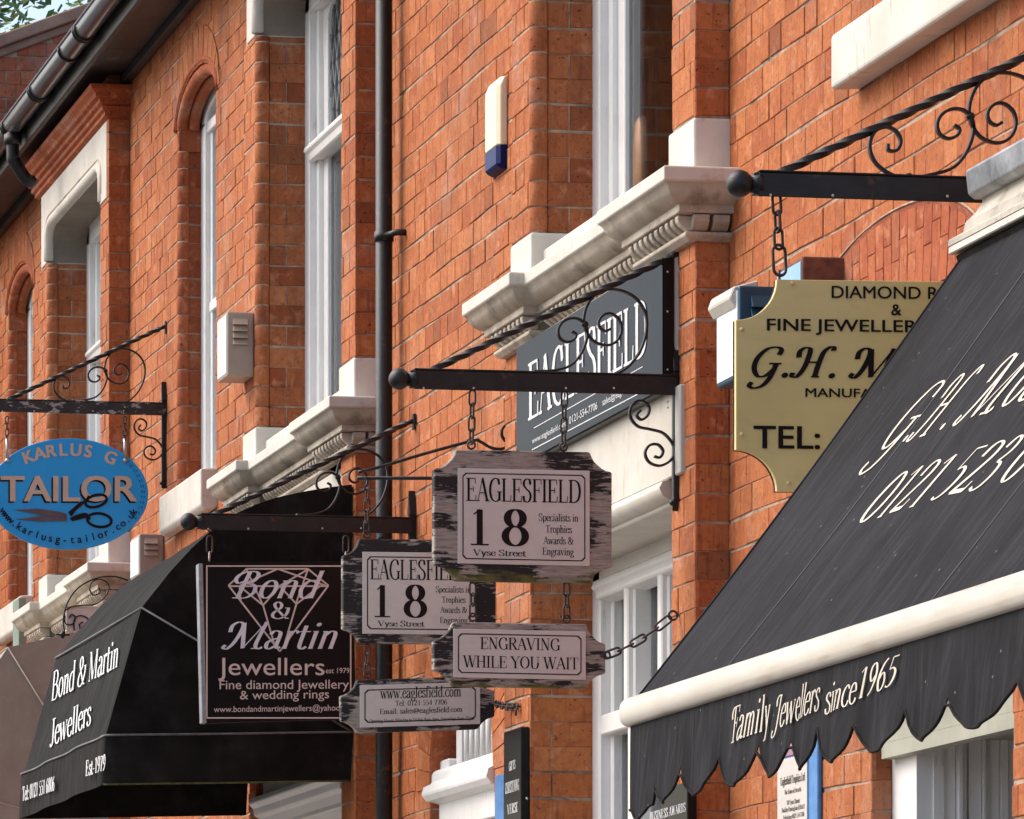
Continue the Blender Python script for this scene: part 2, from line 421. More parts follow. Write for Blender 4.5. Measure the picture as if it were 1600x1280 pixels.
def tag(o, label, cat, group=None, kind=None):
    o['label'] = label; o['category'] = cat
    if group: o['group'] = group
    if kind: o['kind'] = kind
    return o
def thing(name, label, cat, loc=(0, 0, 0), group=None):
    o = bpy.data.objects.new(name, None); col.objects.link(o); o.location = loc; o.empty_display_size = .1
    REG[o.name] = Vector(loc); return tag(o, label, cat, group)
def structure(name, mb):
    o = finish(name, mb); o['kind'] = 'structure'; return o
def copy_tree(o, parent=None):
    c = o.copy(); col.objects.link(c); REG[c.name] = REG.get(o.name, Vector((0, 0, 0)))
    if parent: c.parent = parent
    for ch in [q for q in bpy.data.objects if q.parent == o]: copy_tree(ch, c)
    return c
# ------------------------------------------------------------------ lettering
# a drawn roman with thick and thin strokes; K thick stem, N hairline, C curve whose weight follows its direction,
# D dot. serif marks: a = at the first end, z = at the last end
GL = {
'A': (.72, 'N .08 0 .35 1 a|K .35 1 .64 0 z|N .17 .36 .55 .36'),
'B': (.66, 'K .15 0 .15 1 az|C .15 .98 .42 .98 .54 .78 .42 .54 .15 .52|C .15 .52 .46 .5 .60 .27 .46 .02 .15 .02'),
'C': (.68, 'C .62 .74 .58 .94 .38 1 .17 .86 .08 .5 .17 .14 .38 0 .56 .06 .63 .24|N .63 1 .62 .72'),
'D': (.76, 'K .16 0 .16 1 az|C .16 .98 .40 .97 .60 .84 .69 .5 .60 .16 .40 .03 .16 .02'),
'E': (.64, 'K .16 0 .16 1 az|N .16 .98 .55 .98|N .16 .52 .44 .52|N .16 .02 .58 .02|N .55 1 .57 .76|N .58 0 .60 .26|N .44 .40 .44 .64'),
'F': (.58, 'K .16 0 .16 1 az|N .16 .98 .53 .98|N .16 .52 .42 .52|N .53 1 .55 .76|N .42 .40 .42 .64'),
'G': (.76, 'C .63 .74 .57 .93 .40 1 .18 .86 .09 .5 .18 .14 .40 0 .56 .04 .65 .14|K .65 .03 .65 .42 z|N .63 1 .64 .72'),
'H': (.78, 'K .16 0 .16 1 az|K .62 0 .62 1 az|N .16 .52 .62 .52'),
'I': (.34, 'K .17 0 .17 1 az'),
'J': (.42, 'C .26 1 .26 .25 .20 .04 .10 0 .03 .1|N .14 .985 .40 .985'),
'L': (.62, 'K .16 0 .16 1 az|N .16 .02 .55 .02|N .55 0 .58 .28'),
'M': (.92, 'N .14 0 .14 1 a|K .16 1 .45 .03|N .45 .03 .76 1|K .76 0 .76 1 az|N .06 .985 .18 .985'),
'N': (.76, 'N .14 0 .14 1 a|K .15 1 .60 .02|N .61 0 .61 1 z|N .06 .985 .18 .985'),
'O': (.76, 'O .38 .5 .30 .5'),
'P': (.62, 'K .16 0 .16 1 az|C .16 .98 .44 .98 .57 .75 .44 .5 .16 .47'),
'R': (.70, 'K .16 0 .16 1 az|C .16 .98 .44 .98 .56 .76 .44 .54 .16 .52|K .34 .52 .62 .02 z'),
'S': (.58, 'C .48 .76 .43 .95 .27 1 .12 .9 .10 .73 .24 .57 .42 .44 .50 .25 .42 .05 .26 0 .12 .07 .08 .26|N .49 1 .48 .74|N .08 .26 .07 0'),
'T': (.64, 'K .32 0 .32 1 a|N .05 .98 .59 .98|N .05 1 .03 .76|N .59 1 .61 .76'),
'U': (.76, 'C .16 1 .16 .32 .22 .06 .40 0 .56 .08 .62 .32 .62 .5|N .62 .45 .62 1 z|N .03 .985 .29 .985'),
'V': (.72, 'K .08 1 .36 0 a|N .36 0 .63 1 z'),
'W': (.98, 'K .08 1 .31 0 a|N .31 0 .50 .96|K .48 1 .70 0 a|N .70 0 .92 1 z'),
'Y': (.70, 'K .07 1 .35 .48 a|N .35 .48 .62 1 z|K .35 0 .35 .5 a'),
'a': (.48, 'C .09 .53 .16 .65 .28 .65 .36 .54 .36 .12 .41 .02 .48 .07|C .36 .40 .20 .34 .08 .22 .10 .05 .20 0 .36 .14'),
'b': (.52, 'K .13 0 .13 1.02 z|C .13 .53 .24 .66 .40 .58 .46 .33 .38 .06 .24 0 .13 .1'),
'c': (.46, 'C .42 .55 .36 .65 .26 .67 .12 .55 .06 .33 .12 .1 .26 0 .38 .05 .44 .17'),
'd': (.54, 'K .42 0 .42 1.02 z|C .42 .55 .30 .66 .14 .58 .06 .33 .14 .06 .28 0 .42 .12'),
'e': (.46, 'N .08 .40 .42 .40|C .42 .40 .38 .6 .26 .67 .12 .56 .06 .33 .12 .1 .26 0 .38 .05 .44 .17'),
'f': (.34, 'K .15 0 .15 .8 a|C .15 .78 .19 .97 .30 1.03 .38 .96|N .02 .64 .32 .64'),
'g': (.50, 'O .24 .45 .16 .2|C .17 .25 .11 .15 .18 .06 .38 .02 .46 -.1 .36 -.27 .18 -.3 .06 -.2 .12 -.06 .22 .03|N .38 .60 .50 .62'),
'h': (.56, 'K .13 0 .13 1.02 az|C .13 .48 .26 .64 .38 .62 .42 .48 .42 .3|K .42 0 .42 .45 a'),
'i': (.28, 'K .14 0 .14 .66 a|N .05 .64 .14 .64|D .14 .9'),
'j': (.28, 'C .16 .66 .16 -.1 .10 -.27 .02 -.28|D .15 .9'),
'k': (.54, 'K .13 0 .13 1.02 az|N .13 .28 .42 .64|K .24 .40 .46 .02 z'),
'l': (.28, 'K .14 0 .14 1.02 az'),
'm': (.84, 'K .13 0 .13 .66 a|C .13 .48 .25 .64 .36 .62 .41 .48 .41 .3|K .41 0 .41 .45 a|C .41 .48 .53 .64 .64 .62 .69 .48 .69 .3|K .69 0 .69 .45 a'),
'n': (.56, 'K .13 0 .13 .66 a|C .13 .48 .26 .64 .38 .62 .42 .48 .42 .3|K .42 0 .42 .45 a|N .04 .64 .13 .64'),
'o': (.50, 'O .25 .33 .18 .33'),
'p': (.54, 'K .13 -.3 .13 .66 a|C .13 .53 .26 .66 .42 .58 .48 .33 .40 .06 .26 0 .13 .1|N .04 .64 .13 .64'),
'r': (.38, 'K .13 0 .13 .66 a|C .13 .46 .20 .62 .30 .66 .37 .58|N .04 .64 .13 .64'),
's': (.40, 'C .33 .52 .30 .63 .20 .67 .09 .60 .09 .47 .22 .36 .34 .24 .34 .08 .22 0 .10 .04 .06 .18'),
't': (.34, 'C .14 .86 .14 .2 .18 .03 .26 0 .34 .08|N .03 .64 .32 .64'),
'u': (.56, 'C .13 .64 .13 .2 .18 .03 .28 0 .42 .16|K .42 0 .42 .66|N .03 .64 .13 .64|N .33 .64 .42 .64|N .42 .02 .52 .02'),
'v': (.50, 'K .08 .66 .26 0 a|N .26 0 .43 .66 z'),
'w': (.72, 'K .06 .66 .22 0 a|N .22 0 .36 .62|K .35 .66 .50 0|N .50 0 .66 .66 z'),
'y': (.50, 'K .08 .66 .26 .02 a|C .43 .66 .26 .02 .18 -.22 .08 -.28|N .35 .65 .50 .65'),
'0': (.52, 'O .26 .5 .19 .5'),
'1': (.50, 'K .27 0 .27 1 a|N .10 .86 .27 1'),
'2': (.52, 'C .08 .74 .13 .93 .25 1 .39 .92 .40 .72 .28 .44 .08 .04|K .08 .06 .42 .06|N .42 .04 .46 .22'),
'3': (.50, 'C .08 .82 .15 .96 .25 1 .37 .9 .36 .7 .20 .54|C .20 .54 .38 .46 .43 .26 .35 .06 .20 0 .07 .08'),
'4': (.52, 'N .05 .26 .48 .26|N .05 .26 .35 1|K .35 0 .35 1'),
'5': (.50, 'N .16 .97 .43 .97|N .16 .97 .12 .58|C .12 .58 .28 .6 .41 .48 .42 .26 .33 .06 .19 0 .07 .06'),
'6': (.52, 'C .42 1 .24 .86 .11 .58 .10 .28 .18 .04 .28 0 .40 .1 .43 .3 .36 .52 .24 .56 .12 .42'),
'7': (.50, 'N .07 .96 .44 .96|N .07 .98 .05 .76|C .44 .96 .34 .6 .22 0'),
'8': (.54, 'O .27 .76 .145 .235|O .27 .27 .185 .265'),
'9': (.52, 'C .10 0 .28 .14 .41 .42 .42 .72 .34 .96 .24 1 .12 .9 .09 .7 .16 .48 .28 .44 .40 .58'),
'&': (.80, 'C .74 .62 .66 .3 .50 .08 .30 0 .12 .08 .09 .26 .20 .44 .40 .62 .46 .82 .38 .98 .26 .98 .18 .84 .24 .62 .44 .3 .60 .06 .74 .02|N .60 .64 .80 .64'),
'@': (.92, 'C .60 .62 .50 .70 .36 .62 .30 .40 .38 .22 .52 .26 .60 .42|C .62 .68 .58 .3 .66 .2 .78 .32 .82 .56 .70 .84 .46 .92 .20 .78 .10 .45 .20 .08 .46 -.08 .70 0'),
'.': (.24, 'D .12 .05'), ',': (.24, 'C .12 .08 .13 -.04 .07 -.16|D .12 .05'), ':': (.26, 'D .13 .05|D .13 .58'),
'-': (.36, 'N .05 .32 .31 .32'), ' ': (.28, ''),
}
# pen-written capitals for the italic scripts (drawn upright, sheared later)
SW = dict(GL)
SW.update({
'G': (.80, 'C .66 .74 .68 .92 .52 1 .28 .92 .10 .62 .09 .28 .24 .02 .44 .02 .62 .24 .66 .42|C .66 .44 .60 .0 .46 -.30 .24 -.40 .10 -.32 .14 -.20|N .46 .44 .80 .44'),
'H': (.92, 'C .06 .66 .04 .86 .16 .99 .30 .94 .32 .7 .28 .3 .16 .02 .02 .02 .02 .14|C .95 .90 .92 1.02 .80 1 .68 .8 .64 .3 .64 0|N .30 .50 .68 .50|N .54 .01 .76 .01'),
'M': (1.10, 'C .04 .62 .04 .86 .18 .99 .32 .92 .34 .68 .26 .26 .12 0 .0 .04 .04 .14|K .34 .96 .55 .02|N .55 .02 .96 1|C .96 1 .90 .5 .88 .12 .98 .0 1.08 .06|N .78 .01 1.04 .01'),
'B': (.84, 'C .34 .62 .20 .56 .10 .70 .16 .88 .34 .98 .56 .98 .66 .84 .58 .62 .38 .54|C .38 .54 .66 .48 .72 .22 .56 .02 .26 .01|K .34 .02 .40 .98|N .2 .01 .36 .01'),
'J': (.62, 'C .16 .70 .14 .90 .30 1 .54 .97|C .46 .97 .42 .4 .34 -.1 .14 -.22 .02 -.12 .08 0'),
'F': (.66, 'C .06 .66 .02 .80 .10 .95 .26 .98 .62 .98|K .26 0 .26 .97|N .26 .52 .52 .52|N .52 .38 .53 .66|N .14 .01 .40 .01|N .62 .98 .63 .78'),
'T': (.6, GL['T'][1]),
})

def spline(p, n=7):
    o = []
    for i in range(len(p) - 1):
        a = p[max(i - 1, 0)]; b = p[i]; c = p[i + 1]; d = p[min(i + 2, len(p) - 1)]
        for k in range(n):
            t = k / n
            o.append(tuple(.5 * (2 * b[j] + (c[j] - a[j]) * t + (2 * a[j] - 5 * b[j] + 4 * c[j] - d[j]) * t * t + (3 * b[j] - a[j] - 3 * c[j] + d[j]) * t ** 3) for j in range(len(b))))
    o.append(p[-1]); return o

def ribbon(pts, wf, lv):
    L = []; n = len(pts)
    for i in range(n):
        a = pts[max(i - 1, 0)]; b = pts[min(i + 1, n - 1)]
        dx, dy = b[0] - a[0], b[1] - a[1]; l = math.hypot(dx, dy) or 1e-6
        h = wf(dx / l, dy / l) / 2
        L.append((pts[i][0] - dy / l * h, pts[i][1] + dx / l * h)); L.append((pts[i][0] + dy / l * h, pts[i][1] - dx / l * h))
    return (L, [(2 * i, 2 * i + 1, 2 * i + 3, 2 * i + 2) for i in range(n - 1)], lv)

def glyph(ch, T=.13, t=.035, table=GL, serif=.12):
    wd, src = table.get(ch, (.3, ''))
    out = []; lv = 0
    wf = lambda dx, dy: t + (T - t) * abs(dy) ** 1.6
    for st in [q for q in src.split('|') if q]:
        tk = st.split(); k = tk[0]; mk = ''
        if not tk[-1].lstrip('-').replace('.', '', 1).isdigit(): mk = tk.pop()
        nums = [float(q) for q in tk[1:]]
        pts = [(nums[i], nums[i + 1]) for i in range(0, len(nums) - 1, 2)]
        if k in 'KN':
            ww = T if k == 'K' else t
            out.append(ribbon(pts, lambda a, b: ww, lv)); lv += 1
            if serif:
                for c_, e in (('a', pts[0]), ('z', pts[-1])):
                    if c_ in mk:
                        y = min(max(e[1], t / 2), 1 - t / 2) if e[1] <= 1 else e[1] - t / 2
                        out.append(ribbon([(e[0] - serif - ww * .3, y), (e[0] + serif + ww * .3, y)], lambda a, b: t, lv)); lv += 1
        elif k == 'C': out.append(ribbon(spline(pts), wf, lv)); lv += 1
        elif k == 'O':
            cx, cy, rx, ry = nums
            pp = [(cx + rx * math.sin(2 * math.pi * q / 28), cy + ry * .985 * math.cos(2 * math.pi * q / 28)) for q in range(29)]
            out.append(ribbon(pp, wf, lv)); lv += 1
        elif k == 'D':
            r = max(T * .62, .05)
            pp = [(nums[0] + r * math.cos(2 * math.pi * q / 10), nums[1] + r * math.sin(2 * math.pi * q / 10)) for q in range(10)]
            out.append((pp, [tuple(range(10))], lv)); lv += 1
    return wd, out

def roman(s, T=.13, t=.035, shear=0, table=GL, serif=.10, track=0):
    x = 0; res = []
    for ch in s:
        wd, polys = glyph(ch, T, t, table, serif)
        for pts, fs, lv in polys: res.append(([(p[0] + x + p[1] * shear, p[1]) for p in pts], fs, lv))
        x += wd + track
    return res

def sans(s, bold=0.0, shear=0):
    """letters of Blender's built-in face, cap height 1"""
    cu = bpy.data.curves.new('lettering_source', 'FONT'); cu.body = s; cu.resolution_u = 4
    ob = bpy.data.objects.new('lettering_source', cu); col.objects.link(ob)
    dg = bpy.context.evaluated_depsgraph_get(); dg.update()
    me = bpy.data.meshes.new_from_object(ob.evaluated_get(dg))
    pts = [(v.co.x / .71 + v.co.y / .71 * shear, v.co.y / .71) for v in me.vertices]
    fs = [tuple(p.vertices) for p in me.polygons]
    bpy.data.objects.remove(ob); bpy.data.curves.remove(cu); bpy.data.meshes.remove(me)
    fs2 = []
    for f in fs:
        ar = sum(pts[f[i]][0] * pts[f[(i + 1) % len(f)]][1] - pts[f[(i + 1) % len(f)]][0] * pts[f[i]][1] for i in range(len(f)))
        fs2.append(f if ar > 0 else f[::-1])
    if not bold: return [(pts, fs2, 0)]
    return [([(p[0] + dx, p[1] + dy) for p in pts], fs2, i) for i, (dx, dy) in enumerate(((-bold, -bold * .5), (bold, -bold * .5), (-bold, bold * .5), (bold, bold * .5)))]

def bounds(polys):
    xs = [p[0] for q in polys for p in q[0]]; ys = [p[1] for q in polys for p in q[0]]
    return min(xs), max(xs), min(ys), max(ys)
def fit(polys, x0, x1, base, cap, rise=0):
    """scale so the text spans x0..x1 on its baseline with the given cap height; rise tilts the baseline"""
    a, b, _, _ = bounds(polys); k = (x1 - x0) / (b - a)       # the empty last entry marks the end of one line of writing
    return [([(x0 + (p[0] - a) * k, base + p[1] * cap + (p[0] - a) / (b - a) * rise) for p in pts], fs, lv) for pts, fs, lv in polys] + [([], [], -1)]
def line2(p, q, w, lv=0):
    return ribbon([p, q], lambda a, b: w, lv)
def frame2(x0, y0, x1, y1, w, notch=0, lv=0):
    """thin rectangular outline whose corners are cut in"""
    n = notch; c = []
    if n:
        c = [(x0 + n, y0), (x1 - n, y0), (x1, y0 + n), (x1, y1 - n), (x1 - n, y1), (x0 + n, y1), (x0, y1 - n), (x0, y0 + n)]
    else: c = [(x0, y0), (x1, y0), (x1, y1), (x0, y1)]
    m = [((p[0] - (x0 + x1) / 2), (p[1] - (y0 + y1) / 2)) for p in c]
    sx = 1 - 2 * w / (x1 - x0); sy = 1 - 2 * w / (y1 - y0)
    inn = [((x0 + x1) / 2 + p[0] * sx, (y0 + y1) / 2 + p[1] * sy) for p in m]
    k = len(c)
    return (c + inn, [(i, (i + 1) % k, k + (i + 1) % k, k + i) for i in range(k)], lv)
def arc_text(s, cx, cy, rx, ry, a0, a1, cap, bold=0, below=False):
    """sans letters set one by one along an ellipse from angle a0 to a1 (degrees)"""
    res = []; n = len(s)
    for i, ch in enumerate(s):
        if ch == ' ': continue
        g = sans(ch, bold); a, b, c, d = bounds(g); q = R(a0 + (a1 - a0) * (i / (n - 1) if n > 1 else .5))
        px, py = cx + rx * math.cos(q), cy + ry * math.sin(q)
        tx, ty = -rx * math.sin(q), ry * math.cos(q); l = math.hypot(tx, ty); tx, ty = tx / l, ty / l
        if not below: tx, ty = -tx, -ty
        for pts, fs, lv in g:
            res.append(([(px + ((p[0] - (a + b) / 2) * tx - p[1] * ty) * cap, py + ((p[0] - (a + b) / 2) * ty + p[1] * tx) * cap) for p in pts], fs, lv))
    return res
# ------------------------------------------------------------------ brickwork
CO = .0825
def wob(k, u): return .0028 * math.sin(u * 3.1 + k * 1.7) + .0020 * math.sin(u * 8.3 + k * 5.1)
def subtract(a, b, holes):
    iv = [(a, b)]
    for h0, h1 in holes:
        nv = []
        for p, q in iv:
            if h1 <= p or h0 >= q: nv.append((p, q)); continue
            if h0 > p: nv.append((p, h0))
            if h1 < q: nv.append((h1, q))
        iv = nv
    return [i for i in iv if i[1] - i[0] > .012]
def tone(): return (min(max(random.gauss(.5, .24), 0), 1), random.random(), .4 * (random.random() < .018) + .2 * (random.random() < .05))
def bricks(mb, O, U, Nn, u0, u1, z0, z1, mat='brick', holes=None, bond='flemish', mortar=True, joint=.0052):
    O, U, Nn = Vector(O), Vector(U), Vector(Nn); Zv = Vector((0, 0, 1))
    sgn = U.cross(Zv).dot(Nn) > 0
    mt = M[mat]
    for k in range(int(math.floor(z0 / CO)), int(math.ceil(z1 / CO))):
        a = max(k * CO, z0); b = min((k + 1) * CO, z1)
        if b - a < .012: continue
        hl = holes((a + b) / 2) if holes else []
        segs = subtract(u0, u1, hl)
        if mortar:
            for p, q in segs:
                vs = [O + U * p + Zv * a - Nn * .0035, O + U * q + Zv * a - Nn * .0035, O + U * q + Zv * b - Nn * .0035, O + U * p + Zv * b - Nn * .0035]
                mb.add(vs, [(0, 1, 2, 3) if sgn else (3, 2, 1, 0)], M['mortar'])
        cuts = []
        if bond == 'flemish':
            vj = .0035; per = .225 + .107 + 2 * vj; x = math.floor(u0 / per) * per - per + (per / 2 if k % 2 else 0); i = 0
            while x < u1:
                ln = (.225 if i % 2 == 0 else .107) + random.uniform(-.006, .006)
                if ln > .2 and random.random() < .70:
                    c_ = random.choice((.08, .107, .107, .14)); cuts.append((x, x + c_)); cuts.append((x + c_ + vj * .6, x + ln))
                else: cuts.append((x, x + ln))
                x += ln + vj; i += 1
                if i % 2 == 0: x = x + (round((x - (per / 2 if k % 2 else 0)) / per) * per + (per / 2 if k % 2 else 0) - x) * .9
        else:
            wd = u1 - u0
            if wd < .12: cuts = [(u0 - 1, u1 + 1)]
            elif k % 2: cuts = [(u0 - 1, u0 + .068), (u0 + .068 + joint, u1 + 1)] if wd < .28 else [(u0 - 1, u0 + .107), (u0 + .107 + joint, u1 + 1)]
            else: cuts = [(u0 - 1, u1 + 1)] if wd < .3 else [(u0 - 1, u0 + .225), (u0 + .225 + joint, u1 + 1)]
        for c0, c1 in cuts:
            for p, q in segs:
                s0 = max(c0, p); s1 = min(c1, q)
                if s1 - s0 < .012: continue
                d = random.uniform(-.0018, .0018); ch = .0022
                dz0 = wob(k, s0) if b - a > CO * .9 else 0; dz1 = wob(k, s1) if b - a > CO * .9 else 0
                za, zb = a + joint / 2, b - joint / 2
                if a == z0 and z0 > k * CO + .01: za = a
                j = lambda: random.uniform(-.0013, .0013)
                fr = [(s0 + ch, za + ch + dz0), (s1 - ch, za + ch + dz1), (s1 - ch, zb - ch + dz1), (s0 + ch, zb - ch + dz0)]
                bk = [(s0, za + dz0), (s1, za + dz1), (s1, zb + dz1), (s0, zb + dz0)]
                vs = [O + U * (x + j()) + Zv * (y + j()) + Nn * d for x, y in fr] + [O + U * x + Zv * y - Nn * .002 for x, y in bk] + [O + U * x + Zv * y - Nn * .012 for x, y in bk]
                fs = [(0, 1, 2, 3)]
                for i in range(4):
                    l = (i + 1) % 4; fs.append((4 + i, 4 + l, l, i)); fs.append((8 + i, 8 + l, 4 + l, 4 + i))
                if not sgn: fs = [f[::-1] for f in fs]
                mb.add(vs, fs, mt, tone())
def roll(mb, x, y, r, z0, z1, mat='brick', seg=12):
    """round brick moulding, one special to each course"""
    for k in range(int(z0 / CO), int(math.ceil(z1 / CO))):
        a = max(k * CO, z0); b = min((k + 1) * CO, z1)
        if b - a < .02: continue
        mb.tube([(x, y, a + .003), (x, y, a + .005), (x, y, b - .005), (x, y, b - .003)], r, M[mat], seg, tone(), rs=[r - .0012, r, r, r - .0012])
    mb.tube([(x, y, z0), (x, y, z1)], r - .0025, M['mortar'], seg)

def backing(mb, yc, zs, a, b, ra, rb):
    qs = [R(180 * i / 24) for i in range(25)]
    P = [(D + .0105, yc + a * math.cos(q), zs + b * math.sin(q)) for q in qs] + [(D + .0105, yc + ra * math.cos(q), zs + rb * math.sin(q)) for q in qs]
    mb.add(P, [(i, i + 1, 26 + i, 25 + i) for i in range(24)], M['mortar'])

def voussoirs(mb, yc, zs, a, b, ra, rb, n, X=D, mat='redbrick', span=(0, 180)):
    """gauged arch ring between an inner and an outer ellipse, centred yc on the springing zs"""
    def P(q, A, B, g): return (yc + A * math.cos(q) , zs + B * math.sin(q))
    for i in range(n):
        q0 = R(span[0] + (span[1] - span[0]) * (i + .04) / n); q1 = R(span[0] + (span[1] - span[0]) * (i + .96) / n)
        pts = [P(q0, a, b, 0), P(q1, a, b, 0), P(q1, ra, rb, 0), P(q0, ra, rb, 0)]
        mb.prism([(X - .0040 + random.uniform(-.001, .001), p[0], p[1]) for p in pts], (.014, 0, 0), M[mat], tone())
    qs = [R(span[0] + (span[1] - span[0]) * i / 24) for i in range(25)]
    pts = [P(q, a, b, 0) for q in qs] + [P(q, ra, rb, 0) for q in qs[::-1]]
    for i in range(24):
        mb.add([(X + .005, *pts[i]), (X + .005, *pts[i + 1]), (X + .005, *pts[48 - i]), (X + .005, *pts[49 - i])], [(0, 1, 2, 3)], M['mortar'])

SLAB = 4.375       # top of every first-floor cornice slab
def cornice(house, y0, damaged=0):
    mb = MB()
    P0 = XP
    st = y0 + .52; en = y0 + 1.86; far = y0 + 2.27; q = .05
    path = [(D + .02, y0 + .012), (P0, y0 + .012), (P0, st), (P0 + q, st), (P0 + q, en), (P0, en), (P0, far), (D + .02, far)]
    top = [(0, SLAB + .004), (.118, SLAB), (.122, SLAB - .004), (.122, SLAB - .040), (.116, SLAB - .044)]
    mb.sweep(path, top, M['white'])
    cove = [(.116, SLAB - .044), (.108, SLAB - .052), (.104, SLAB - .064), (.094, SLAB - .080), (.078, SLAB - .092), (.062, SLAB - .098)]
    mb.sweep(path, cove, M['stone'], smooth=True)
    low = [(.062, SLAB - .098), (.062, SLAB - .120), (.004, SLAB - .122), (.004, SLAB - .168), (.036, SLAB - .170), (.036, SLAB - .180), (.020, SLAB - .194), (0, SLAB - .196)]
    mb.sweep(path, low, M['stone'])
    # the row of little tongues
    def tongue(o, d, nrm, wdt):
        pr = [(.002, -.123), (.054, -.123), (.056, -.131), (.053, -.142), (.045, -.152), (.034, -.160), (.026, -.166), (.002, -.166)]
        o = Vector(o); d = Vector(d); nrm = Vector(nrm)
        mb.prism([o + nrm * a + Vector((0, 0, SLAB + b)) for a, b in pr], d * wdt, M['stone'])
    for (ya, yb, xx) in ((y0 - .02, st + .03, P0), (st + .06, en - .06, P0 + q), (en - .03, far + .02, P0)):
        n = int((yb - ya) / .054)
        for i in range(n):
            tongue((xx, ya + (i + .12) * (yb - ya) / n, 0), (0, 1, 0), (-1, 0, 0), .030 + random.uniform(-.003, .003))
    for i in range(2):
        tongue((P0 + .003 + i * .060 - .02, y0 + .012, 0), (1, 0, 0), (0, -1, 0), .048)
    o = finish('cornice', mb, house, .002)
    return o

def bay(house, y0, eagle=False, canopy=False):
    """projecting two-pier shop bay: brick piers, stone head, sill cornice and windows up and down"""
    YN, YO, YF = y0, y0 + .25, y0 + 1.95       # near face, near jamb, far jamb
    ZB = 4.53
    for nm, (ya, yb) in (('near', (y0, YO)), ('far', (YF, y0 + 2.2))):
        mb = MB()
        g = yb if nm == 'near' else yb + .1
        mb.box((XP + .008, ya + .008, 0), (4.34, yb - .008, 6.72), M['mortar'])
        bricks(mb, (XP, 0, 0), (0, 1, 0), (-1, 0, 0), ya, g, 1.9, SLAB - .19)
        bricks(mb, (XP, 0, 0), (0, 1, 0), (-1, 0, 0), ya, yb, ZB, 6.13)
        if nm == 'near':
            bricks(mb, (XP, 0, 0), (0, 1, 0), (-1, 0, 0), ya, ya + .05, 6.13, 6.50)
            bricks(mb, (0, y0, 0), (1, 0, 0), (0, -1, 0), XP, D, 1.9, 6.50, bond='return')
            bricks(mb, (0, y0, 0), (1, 0, 0), (0, -1, 0), XP, D, 6.64, 6.9, bond='return')
        else:
            mb.box((XP + .01, yb, 0), (4.3, g, SLAB - .2), M['mortar'])
            bricks(mb, (0, YF, 0), (1, 0, 0), (0, -1, 0), XP + .058, 4.325, ZB - .1, 6.13, 'sootbrick', bond='return')
            bricks(mb, (0, YF, 0), (1, 0, 0), (0, -1, 0), XP, 4.325, 1.9, SLAB - .19, bond='return')
            roll(mb, XP + .027, YF + .006, .030, ZB - .02, 6.13, 'sootbrick')
            roll(mb, XP + .058, YF + .02, .012, ZB - .02, 6.13)
        finish('pier', mb, house)
    # stone head with shouldered opening
    mb = MB(); r, rz = .13, .095; zt = 6.315
    inner = [(YF - .005, 6.13)] + [(YF - .005 - r * (1 - math.cos(q)), zt - rz + rz * math.sin(q)) for q in [R(15 * i) for i in range(7)]]
    inner += [(YO + r * (1 - math.cos(q)), zt - rz + rz * math.sin(q)) for q in [R(90 - 15 * i) for i in range(7)]] + [(YO, 6.13)]
    outer = [(y0 + .052, 6.13), (y0 + .052, 6.498), (y0 + 2.12, 6.498), (y0 + 2.12, 6.13)]
    mb.prism([(XP - .004, *p) for p in outer + inner], (.335, 0, 0), M['stucco'])
    for i in range(4, 18): mb.m[2 + i] = mb.mi(M['reveal_shade'])  # inner faces of the opening get the colour with shade painted in
    mb.tube([(XP + .010, p[0] + (.012 if i < 8 else -.012), p[1] + .012) for i, p in enumerate(inner)], .026, M['stucco'], 12)
    mb.tube([(XP - .002, p[0] + (.046 if i < 8 else -.046), p[1] + .046) for i, p in enumerate(inner)], .007, M['stone'], 8)
    finish('stone_head', mb, house, .004)
    # moulded brick cornice under the eaves
    mb = MB()
    mb.sweep([(D, y0), (XP, y0), (XP, y0 + 2.2), (D, y0 + 2.2)],
             [(0, 6.498), (.022, 6.51), (.022, 6.528), (.036, 6.535), (.040, 6.550), (.032, 6.556), (.050, 6.566), (.054, 6.584), (.072, 6.590), (.080, 6.606), (.100, 6.622), (.104, 6.642), (0, 6.648)], M['redbrick'])
    mb.box((XP + .006, y0 + .006, 6.50), (4.3, y0 + 2.19, 6.86), M['redbrick'])
    bricks(mb, (XP, 0, 0), (0, 1, 0), (-1, 0, 0), y0, y0 + 2.2, 6.65, 6.9)
    finish('brick_cornice', mb, house)
    cornice(house, y0)
    # white blocks under the piers and the sill between them
    for ya, yb in ((y0 - .004, YO + .02), (YF - .03, y0 + 2.2)):
        mb = MB(); mb.box((XP - .006, ya, SLAB - .02), (4.33 if ya > y0 + 1 else D + .01, yb, ZB + .004), M['white'])
        finish('pier_block', mb, house, .008, 2)
    mb = MB(); mb.prism([(XP + .035, 0, SLAB - .02), (XP + .035, 0, ZB - .052), (4.32, 0, ZB - .03), (4.32, 0, SLAB - .02)], (0, 1, 0), M['white'])
    mb.v = [(p[0], YO - .02 if p[1] == 0 else YF + .02, p[2]) for p in mb.v]
    finish('window_sill', mb, house, .006, 2)
    # upper window
    fx = 4.305; zl = ZB - .03
    mb = MB()
    mb.box((fx, YF - .085, zl), (fx + .13, YF + .01, 6.4), M['paint']); mb.box((fx, YO - .06, zl), (fx + .13, YO + .085, 6.4), M['paint'])
    mb.box((fx + .03, YF - .125, zl), (fx + .12, YF - .084, 6.4), M['paint'])
    mb.box((fx + .052, YF - .20, zl), (fx + .11, YF - .124, zt2 if False else 6.3), M['paint'])
    mb.box((fx, YO, 6.22), (fx + .12, YF, 6.42), M['paint'])
    zt2 = 5.64
    mb.box((fx + .01, YO, zt2 - .03), (fx + .11, YF - .08, zt2 + .03), M['paint'])
    mb.sweep([(fx + .012, YO), (fx + .012, YF - .08)], [(0, zt2 + .034), (.030, zt2 + .026), (.034, zt2 + .008), (.020, zt2 - .006), (.012, zt2 - .034), (0, zt2 - .036)], M['paint'])
